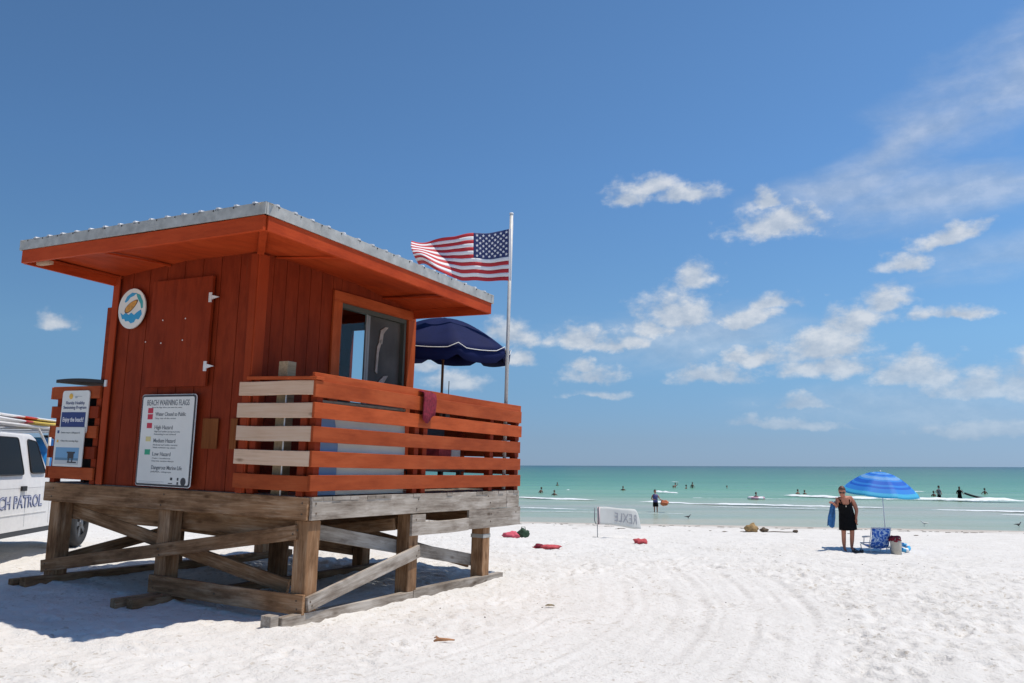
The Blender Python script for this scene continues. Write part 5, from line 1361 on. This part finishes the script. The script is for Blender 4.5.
mb = MB(); torus(mb, (0, 0, 0), .62, .13, Matrix.Identity(3)); mb.build('ring_tube', simple('ring_pink', (.66, .36, .44), rough=.4), rg)
mb = MB()
for k in range(4): torus(mb, (0, 0, 0), .62, .134, Matrix.Identity(3), k*7, k*7+3)
mb.build('ring_stripe', M['white_paint'], rg)

# shore birds
def gull(loc, rz, label, body, wing, s=1.0):
    root = empty('shore_bird', loc, rz); root.scale = (s,)*3; tag(root, label, 'bird', 'birds along the waterline')
    J = [((0, 0, .20), (.055, .06)), ((.09, 0, .225), (.045, .05)), ((.15, 0, .29), .026), ((.17, 0, .34), .030), ((.20, 0, .34), .020), ((-.12, 0, .20), .030), ((-.22, 0, .205), (.022, .010)), ((-.27, 0, .20), (.020, .006)),
         ((.01, .03, .13), .016), ((.0, .035, .08), .007), ((.02, .035, .01), .006), ((.01, -.03, .13), .016), ((.04, -.035, .08), .007), ((.03, -.035, .01), .006)]
    skin('body', J, [(0, 1), (1, 2), (2, 3), (3, 4), (0, 5), (5, 6), (6, 7), (0, 8), (8, 9), (9, 10), (0, 11), (11, 12), (12, 13)], body, root, 1)
    for sy in (-1, 1):
        mb = MB(); mb.loft([[(x, sy*(.052+t*.012), z+dz) for dz, t in ((-.03*k, 0), (0, 1), (.035*k, 0))] for x, z, k in ((.09, .225, .5), (0, .22, 1), (-.14, .21, .8), (-.28, .205, .2))], 0, True, closed=True); mb.build('wing', wing, root)
    mb = MB(); mb.tube([(.21, 0, .338), (.265, 0, .330)], [.010, .003], 8); mb.build('beak', M['beak'], root)
for loc, rz, lb, bm_, wm_ in (((9.67, 47.4), .3, 'dark shore bird at the waterline right of the white banner', 'gull_grey', 'gull_grey'),
                            ((20.3, 42.6), 2.6, 'white gull at the waterline right of the beach umbrella', 'gull_white', 'gull_white'),
                            ((24.5, 41.9), .2, 'dark shore bird at the waterline by the right edge', 'gull_grey', 'gull_grey')):
    zz = max(gz(*loc), SEA)-.01; gull((loc[0], loc[1], zz), rz, lb, M[bm_], M[wm_], .78)

# ------------------------------------------------------------------ beach odds and ends
def lump(name, x, y, r, mat, label, cat, seed, lift=.6, amp=.28, part='cloth', group=None, rz=0, extra=None):
    root = empty(name, (x, y, gz(x, y)-.01), rz); tag(root, label, cat, group)
    crumple(part, root, (0, 0, r[2]*lift), r, mat, seed, amp)
    return root
t = lump('beach_towel', .02, 25.9, (.24, .2, .12), 'pink', 'crumpled pink towel on the sand beside a dark green bag', 'towel', 1.0)
t = lump('beach_bag', .36, 26.3, (.17, .14, .17), 'dark_green', 'dark green bag on the sand beside the crumpled pink towel', 'bag', 2.0, lift=.75)
mb = MB(); mb.tube([(-.07, 0, .24), (-.05, 0, .34), (.05, 0, .34), (.07, 0, .24)], .012, 6); mb.build('bag_handle', M['dark_green'], t)
t = lump('beach_towel', .90, 21.6, (.34, .16, .06), 'red', 'long red towel lying flat on the sand', 'towel', 4.0, amp=.22)
crumple('towel_fold', t, (-.22, -.04, .06), (.12, .10, .06), 'towel_red', 5.0)
t = lump('red_bundle', 3.55, 23.7, (.17, .13, .085), 'red', 'small red cloth bundle on the sand below the white banner', 'towel', 6.0)
crumple('bundle_fold', t, (-.12, 0, .10), (.10, .06, .04), 'red', 6.6)
t = lump('debris_clump', 10.05, 36.3, (.25, .2, .21), 'straw', 'tan clump of dried debris on the high-water line', 'debris', 7.0, amp=.35, part='debris_mass')
crumple('dark_weed', t, (.52, .05, .08), (.16, .12, .09), 'weed', 7.7, .4)
t = empty('stick', (11.15, 35.9, gz(11.15, 35.9)+.02)); tag(t, 'dark stick lying on the sand right of the tan debris', 'stick')
mb = MB(); mb.tube([(-.75, .1, .0), (-.3, .02, .03), (.2, .05, .01), (.62, 0, .02)], [.012, .02, .018, .012], 7); mb.build('twig', M['weed'], t)
crumple('weed_knot', t, (.6, 0, .05), (.10, .08, .06), 'weed', 3.3)
t = empty('driftwood', (-.60, 7.84, gz(-.6, 7.84)+.012)); t.rotation_euler = (0, 0, .15); tag(t, 'small orange-brown piece of driftwood in front of the hut', 'driftwood')
mb = MB(); mb.tube([(-.085, .0, .0), (-.05, .01, .012), (0, 0, .012), (.05, -.008, .012), (.10, .005, .004)], [.008, .017, .014, .010, .006], 8); mb.tube([(-.03, 0, .015), (-.06, .035, .03), (-.08, .04, .02)], [.009, .008, .004], 7); mb.build('wood_piece', M['driftwood'], t)
t = empty('shell', (.43, 9.9, gz(.43, 9.9)+.0)); tag(t, 'yellowish seashell on the raked sand', 'shell')
mb = MB(); mb.loft([[(x+r*1.2*math.cos(a)*1.0, r*.8*math.sin(a), .02+r*.55*abs(math.sin(a))) for a in [2*PI*k/12 for k in range(12)]] for x, r in ((-.04, .008), (-.02, .024), (.0, .034), (.03, .028), (.05, .01))], 0, True); mb.build('shell_cup', M['shell'], t)
# dried weed scattered along the high-water line
def weedline():
    mb = MB(); 
    for _ in range(300):
        x = rng.uniform(-6, 40); s_ = rng.choice([40.6, 41.8, 37.5], p=[.55, .25, .2])+rng.normal(0, .35); y = (s_-.225*x)/.974
        if rng.uniform() > .35+.65*float(vnoise(np.array(x*.3), np.array(0.), 61)+.5): continue
        z = gz(x, y); L_ = rng.uniform(.04, .20); th = rng.uniform(.006, .018)
        mb.ell((x, y, z+th*.4), (L_, L_*.35, th), 8, 4, rot=Matrix.Rotation(rng.uniform(-.5, .7), 3, 'Z'))
    for _ in range(45):
        x = rng.uniform(-1, 9); y = rng.uniform(6, 22); z = gz(x, y); r = rng.uniform(.003, .008)*(1+y/22)
        mb.ell((x, y, z+r*.3), (r*1.6, r, r*.5), 6, 4, rot=Matrix.Rotation(rng.uniform(0, 3), 3, 'Z'))
    o = mb.build('seaweed_litter', M['weed']); tag(o, 'dark dried seaweed scraps scattered over the sand', kind='stuff')
weedline()

# white printed banner blown out flat from a short stake, seen from its back
def banner():
    x, y = 2.79, 28.14; z = gz(x, y); root = empty('banner', (x, y, z)); tag(root, 'thin white banner with reversed grey lettering flying from a short stake', 'banner')
    dx = Vector((1.52, .95, 0)); Ln = dx.length; d = dx/Ln; nn = Vector((-d.y, d.x, 0))
    def P(u, v):   # u along, v up 0..1
        lo = .42-.10*u+.03*math.sin(u*5) + .10*max(0, u-.82)*2; hi = .98-.10*u*u-.05*u + .01*math.sin(u*9) - (.30*max(0, (u-.86)/.14)**2)
        lo -= .10*u
        return d*(u*Ln) + nn*(.07*math.sin(u*5.5+v)*u) + Vector((0, 0, lo+(hi-lo)*v))
    mb = MB(); nu, nv = 30, 8; rings = [[P(i/nu, j/nv) for j in range(nv+1)] for i in range(nu+1)]
    mb.loft(rings, 0, True, closed=False, caps=False); o = mb.build('banner_cloth', M['flag_banner'], root); s = o.modifiers.new('t', 'SOLIDIFY'); s.thickness = .004; s.offset = 0
    # mirrored lettering: built letter by letter on the surface
    cu = bpy.data.curves.new('t', 'FONT'); cu.body = 'REXLE'; cu.size = .30; cu.resolution_u = 2
    tt = bpy.data.objects.new('t', cu); COL.objects.link(tt); dg = bpy.context.evaluated_depsgraph_get(); dg.update(); me = bpy.data.meshes.new_from_object(tt.evaluated_get(dg)); bpy.data.objects.remove(tt)
    xsq = [v.co.x for v in me.vertices]; x0, x1 = min(xsq), max(xsq)
    for v in me.vertices:
        u = .90-(v.co.x-x0)/(x1-x0)*.50; vv = .24+v.co.y/.22*.52
        v.co = P(u, vv) - nn*.012
    me.materials.clear(); me.materials.append(M['banner_ink']); o = bpy.data.objects.new('lettering', me); COL.objects.link(o); o.parent = root
    mb = MB(); mb.loft([[P(u, v)-nn*.006 for v in (0, .5, 1)] for u in (.0, .03, .06)], 0, True, closed=False, caps=False); o = mb.build('hem', M['banner_pink'], root); s = o.modifiers.new('t', 'SOLIDIFY'); s.thickness = .006
    mb = MB(); mb.tube([(0, 0, -.15), (0, 0, .42)], .012, 8); mb.tube([(-.08, 0, .95), (-.09, 0, .55), (-.05, 0, .44), (.05, 0, .44), (.045, 0, .60), (.045, 0, .98)], .016, 8)
    mb.tube([(-.16, 0, .02), (.03, 0, .015)], .014, 6); mb.build('stake', M['sign_grey'], root)
banner()

# ------------------------------------------------------------------ sky, sun, camera
SUN_DIR = Vector((.38, -.03, 1.0)).normalized()
el = math.asin(SUN_DIR.z); az = math.atan2(SUN_DIR.x, SUN_DIR.y)      # clockwise from +Y
world = bpy.data.worlds.new('World'); scene.world = world; world.use_nodes = True
nt = world.node_tree; L = nt.links; bg = nt.nodes['Background']
sky = N(nt, 'ShaderNodeTexSky', sky_type='NISHITA'); sky.sun_disc = False; sky.sun_elevation = el; sky.sun_rotation = az
sky.air_density = 1.0; sky.dust_density = .0; sky.ozone_density = 1.5; sky.altitude = 0
tc = N(nt, 'ShaderNodeTexCoord'); sep = N(nt, 'ShaderNodeSeparateXYZ'); L.new(tc.outputs['Generated'], sep.inputs[0])
at2 = N(nt, 'ShaderNodeMath', operation='ARCTAN2'); L.new(sep.outputs['X'], at2.inputs[0]); L.new(sep.outputs['Y'], at2.inputs[1])
asn = N(nt, 'ShaderNodeMath', operation='ARCSINE'); L.new(sep.outputs['Z'], asn.inputs[0])
cmb = N(nt, 'ShaderNodeCombineXYZ'); L.new(at2.outputs[0], cmb.inputs[0]); L.new(asn.outputs[0], cmb.inputs[1])
def noise_on(vec, scale, detail, rough, sc=(1, 1, 1), rotz=0, dist=0.0):
    mp = N(nt, 'ShaderNodeMapping'); mp.inputs['Scale'].default_value = sc; mp.inputs['Rotation'].default_value = (0, 0, rotz); L.new(vec, mp.inputs['Vector'])
    n = N(nt, 'ShaderNodeTexNoise', i_Scale=scale, i_Detail=detail, i_Roughness=rough, i_Distortion=dist); L.new(mp.outputs[0], n.inputs['Vector']); return n
# warp so cloud outlines are ragged
wn = noise_on(cmb.outputs[0], 16, 5, .6)
ws_ = N(nt, 'ShaderNodeVectorMath', operation='SUBTRACT'); ws_.inputs[1].default_value = (.5, .5, .5); L.new(wn.outputs['Color'], ws_.inputs[0])
wm = N(nt, 'ShaderNodeVectorMath', operation='MULTIPLY'); wm.inputs[1].default_value = (.055, .034, 0); L.new(ws_.outputs[0], wm.inputs[0])
wp_ = N(nt, 'ShaderNodeVectorMath', operation='ADD'); L.new(cmb.outputs[0], wp_.inputs[0]); L.new(wm.outputs[0], wp_.inputs[1])
r_ = math.radians
def blob(azd, eld, w, hh, vec=None, rot=0.0, flat=1.3):
    mp = N(nt, 'ShaderNodeMapping', vector_type='TEXTURE'); mp.inputs['Location'].default_value = (r_(azd), r_(eld), 0); mp.inputs['Rotation'].default_value = (0, 0, r_(rot)); mp.inputs['Scale'].default_value = (r_(w), r_(hh), 1)
    L.new(vec or wp_.outputs[0], mp.inputs['Vector'])
    mn = N(nt, 'ShaderNodeVectorMath', operation='MINIMUM'); mn.inputs[1].default_value = (0, 0, 0); L.new(mp.outputs[0], mn.inputs[0])
    ma = N(nt, 'ShaderNodeVectorMath', operation='MULTIPLY_ADD'); ma.inputs[1].default_value = (0, flat, 0); L.new(mn.outputs[0], ma.inputs[0]); L.new(mp.outputs[0], ma.inputs[2])
    ln = N(nt, 'ShaderNodeVectorMath', operation='LENGTH'); L.new(ma.outputs[0], ln.inputs[0]); return ln.outputs['Value']
def union(lst):
    cur = lst[0]
    for x in lst[1:]:
        m = N(nt, 'ShaderNodeMath', operation='MINIMUM'); L.new(cur, m.inputs[0]); L.new(x, m.inputs[1]); cur = m.outputs[0]
    return cur
dense = [(8.2, 17.6, 1.9, 1.2, 0), (9.7, 18.2, 1.6, 1.1, 0), (11.9, 17.6, 2.3, .95, 0), (17.8, 15.2, 3.7, 1.7, 0), (17.0, 16.9, 1.4, .9, 0), (27.9, 13.5, 2.7, 1.1, 10), (25.2, 12.1, 1.7, 1.0, 5),
         (11.0, 9.6, 2.9, 2.5, 0), (12.4, 12.0, 1.7, 1.3, 0), (9.4, 8.8, 2.2, 1.6, 0), (15.6, 9.4, 3.2, 1.1, 6), (17.4, 10.2, 1.5, .9, 0), (4.6, 8.4, 2.6, 1.3, 0), (7.0, 8.0, 2.6, .9, 0), (5.4, 5.8, 2.4, 1.05, 0), (4.7, 6.5, 1.1, .9, 0), (-.2, 8.4, 1.9, 1.5, 0), (.3, 7.0, 1.2, 1.0, 0),
         (15.9, 7.1, 2.7, 1.2, 0), (12.9, 5.6, 2.7, 1.0, 0), (14.4, 5.7, 1.7, 1.3, 0), (20.4, 7.4, 3.4, 1.9, 6), (22.2, 8.8, 2.6, 1.5, 14), (24.2, 10.0, 1.7, 1.2, 10), (20.6, 6.1, 4.2, 1.2, 0), (26.0, 5.5, 2.8, 1.4, 0), (28.6, 4.5, 4.2, 1.5, 0), (31.6, 4.5, 3.0, 1.7, 0), (24.4, 5.4, 1.9, 1.2, 0),
         (28.0, 9.0, 2.1, .6, 0), (19.1, 3.8, 3.0, .65, 0), (17.6, 2.5, 3.6, .6, 0), (5.8, 4.6, 2.2, .45, 0), (-28.4, 8.3, 1.0, .8, 0), (29.3, 2.0, 4.4, .9, 0), (-4.0, 5.3, 2.2, 1.2, 0), (-6, 6.5, 1.6, .9, 0), (34, 6.2, 3, 1.3, 0), (40, 8, 4, 1.8, 0), (-40, 10, 4, 1.8, 0), (-55, 7, 6, 1.6, 0), (70, 9, 7, 2.2, 0), (110, 12, 9, 2.8, 0), (170, 10, 9, 2.8, 0), (-120, 12, 8, 2.8, 0)]
dd = union([blob(*d[:4], rot=d[4]) for d in dense])
fn = noise_on(cmb.outputs[0], 26, 9, .60, (1, 1.5, 1))
# density = smoothstep of (1 - dist) + noise
m1 = N(nt, 'ShaderNodeMath', operation='SUBTRACT'); m1.inputs[0].default_value = 1.0; L.new(dd, m1.inputs[1])
m2 = N(nt, 'ShaderNodeMath', operation='MULTIPLY_ADD'); m2.inputs[1].default_value = 2.3; m2.inputs[2].default_value = -1.18; L.new(fn.outputs['Fac'], m2.inputs[0])
m3 = N(nt, 'ShaderNodeMath', operation='ADD'); L.new(m1.outputs[0], m3.inputs[0]); L.new(m2.outputs[0], m3.inputs[1])
mr = N(nt, 'ShaderNodeMapRange', interpolation_type='SMOOTHSTEP'); mr.inputs['From Min'].default_value = -.26; mr.inputs['From Max'].default_value = .66; L.new(m3.outputs[0], mr.inputs['Value'])
dm = N(nt, 'ShaderNodeMath', operation='MULTIPLY'); dm.inputs[1].default_value = .82; L.new(mr.outputs[0], dm.inputs[0])
# less dense towards the horizon
# thin cirrus and haze streaks on the right
wn2 = noise_on(cmb.outputs[0], 5, 5, .6)
ws2 = N(nt, 'ShaderNodeVectorMath', operation='SUBTRACT'); ws2.inputs[1].default_value = (.5, .5, .5); L.new(wn2.outputs['Color'], ws2.inputs[0])
wm2 = N(nt, 'ShaderNodeVectorMath', operation='MULTIPLY'); wm2.inputs[1].default_value = (.10, .05, 0); L.new(ws2.outputs[0], wm2.inputs[0])
wp2 = N(nt, 'ShaderNodeVectorMath', operation='ADD'); L.new(cmb.outputs[0], wp2.inputs[0]); L.new(wm2.outputs[0], wp2.inputs[1])
v2 = wp2.outputs[0]
thin = [(26.5, 19.6, 8.5, 1.5, v2, 22), (33, 22.0, 9, 3.2, v2, 14), (22, 17.2, 6.5, 1.5, v2, 4), (30, 16.4, 9, .55, v2, 0), (28, 16.0, 11, 1.9, v2, 0), (34, 12.5, 8, 1.6, v2, 4), (26, 3.6, 12, 1.6, v2, 0), (12, 8.5, 8, 2.2, v2, 0)]
td = union([blob(a, b, c, d, v, r, 0.0) for a, b, c, d, v, r in thin])
tf = noise_on(cmb.outputs[0], 7, 7, .62, (1, 3.2, 1), -.35, .3)
t1 = N(nt, 'ShaderNodeMath', operation='SUBTRACT'); t1.inputs[0].default_value = 1.0; L.new(td, t1.inputs[1])
t2 = N(nt, 'ShaderNodeMath', operation='MULTIPLY_ADD'); t2.inputs[1].default_value = 1.5; t2.inputs[2].default_value = -.75; L.new(tf.outputs['Fac'], t2.inputs[0])
t3 = N(nt, 'ShaderNodeMath', operation='ADD'); L.new(t1.outputs[0], t3.inputs[0]); L.new(t2.outputs[0], t3.inputs[1])
tm = N(nt, 'ShaderNodeMapRange', interpolation_type='SMOOTHSTEP'); tm.inputs['From Min'].default_value = -.25; tm.inputs['From Max'].default_value = 1.0; tm.inputs['To Max'].default_value = .42; L.new(t3.outputs[0], tm.inputs['Value'])
cvm = N(nt, 'ShaderNodeMath', operation='MAXIMUM'); L.new(dm.outputs[0], cvm.inputs[0]); L.new(tm.outputs[0], cvm.inputs[1])
hz = N(nt, 'ShaderNodeMapRange'); hz.inputs['From Max'].default_value = r_(7.0); hz.inputs['To Min'].default_value = .12; L.new(asn.outputs[0], hz.inputs['Value'])
cov = N(nt, 'ShaderNodeMath', operation='MULTIPLY'); L.new(cvm.outputs[0], cov.inputs[0]); L.new(hz.outputs[0], cov.inputs[1])
# cloud tone: brighter heads, greyer bases
off = N(nt, 'ShaderNodeVectorMath', operation='ADD'); off.inputs[1].default_value = (.006, .012, 0); L.new(cmb.outputs[0], off.inputs[0])
fn2 = noise_on(off.outputs[0], 26, 9, .60, (1, 1.5, 1))
df = N(nt, 'ShaderNodeMath', operation='SUBTRACT'); L.new(fn.outputs['Fac'], df.inputs[0]); L.new(fn2.outputs['Fac'], df.inputs[1])
dl = N(nt, 'ShaderNodeMath', operation='MULTIPLY_ADD'); dl.inputs[1].default_value = 2.2; dl.inputs[2].default_value = .5; L.new(df.outputs[0], dl.inputs[0])
cr = ramp(nt, dl.outputs[0], [(.1, (4.5, 5.15, 6.1)), (.5, (5.7, 6.2, 6.9)), (.9, (7.4, 7.6, 7.9))])
gain = N(nt, 'ShaderNodeMixRGB', blend_type='MULTIPLY'); gain.inputs[0].default_value = 1; pass; L.new(sky.outputs[0], gain.inputs[1])
zr = ramp(nt, sep.outputs['Z'], [(p, tuple(v/1.4 for v in c)) for p, c in ((0, (.29, .47, .97)), (.03, (.345, .50, .88)), (.09, (.45, .65, .92)), (.14, (.56, .79, 1.0)), (.22, (.61, .87, 1.08)), (.33, (.66, .95, 1.19)), (.44, (.70, .98, 1.19)), (1, (.72, .98, 1.10)))])
xg = N(nt, 'ShaderNodeMath', operation='MULTIPLY_ADD'); xg.inputs[1].default_value = .30*1.4; xg.inputs[2].default_value = 1.4; L.new(sep.outputs['X'], xg.inputs[0])
zs = N(nt, 'ShaderNodeVectorMath', operation='SCALE'); L.new(zr.outputs[0], zs.inputs[0]); L.new(xg.outputs[0], zs.inputs['Scale']); L.new(zs.outputs[0], gain.inputs[2])
mx = N(nt, 'ShaderNodeMixRGB'); L.new(cov.outputs[0], mx.inputs[0]); L.new(gain.outputs[0], mx.inputs[1]); L.new(cr.outputs[0], mx.inputs[2])
L.new(mx.outputs[0], bg.inputs['Color']); bg.inputs['Strength'].default_value = .10

sun = bpy.data.lights.new('sun', 'SUN'); sun.energy = 3.95; sun.angle = math.radians(.53); sun.color = (1, .93, .84)
so = bpy.data.objects.new('sun', sun); COL.objects.link(so); so.rotation_euler = SUN_DIR.to_track_quat('Z', 'Y').to_euler(); so.location = (10, 0, 30)

cam = bpy.data.cameras.new('camera'); co = bpy.data.objects.new('camera', cam); COL.objects.link(co)
cam.sensor_width = 36; cam.lens = 849.66/1024*36; cam.clip_end = 30000; cam.clip_start = .05
pitch, roll = math.radians(8.2848), math.radians(.1868)
F = Vector((0, math.cos(pitch), math.sin(pitch))); U = Vector((0, -math.sin(pitch), math.cos(pitch))); R = Vector((1, 0, 0))
R2 = R*math.cos(roll)+U*math.sin(roll); U2 = -R*math.sin(roll)+U*math.cos(roll)
co.matrix_world = Matrix(((R2.x, U2.x, -F.x, 0), (R2.y, U2.y, -F.y, 0), (R2.z, U2.z, -F.z, 1.55), (0, 0, 0, 1)))
scene.camera = co
vs_ = scene.view_settings; vs_.view_transform = 'Standard'; vs_.look = 'None'; vs_.gamma = 1; vs_.exposure = 0
scene.render.engine = 'CYCLES'; scene.cycles.max_bounces = 6; scene.cycles.use_denoising = True
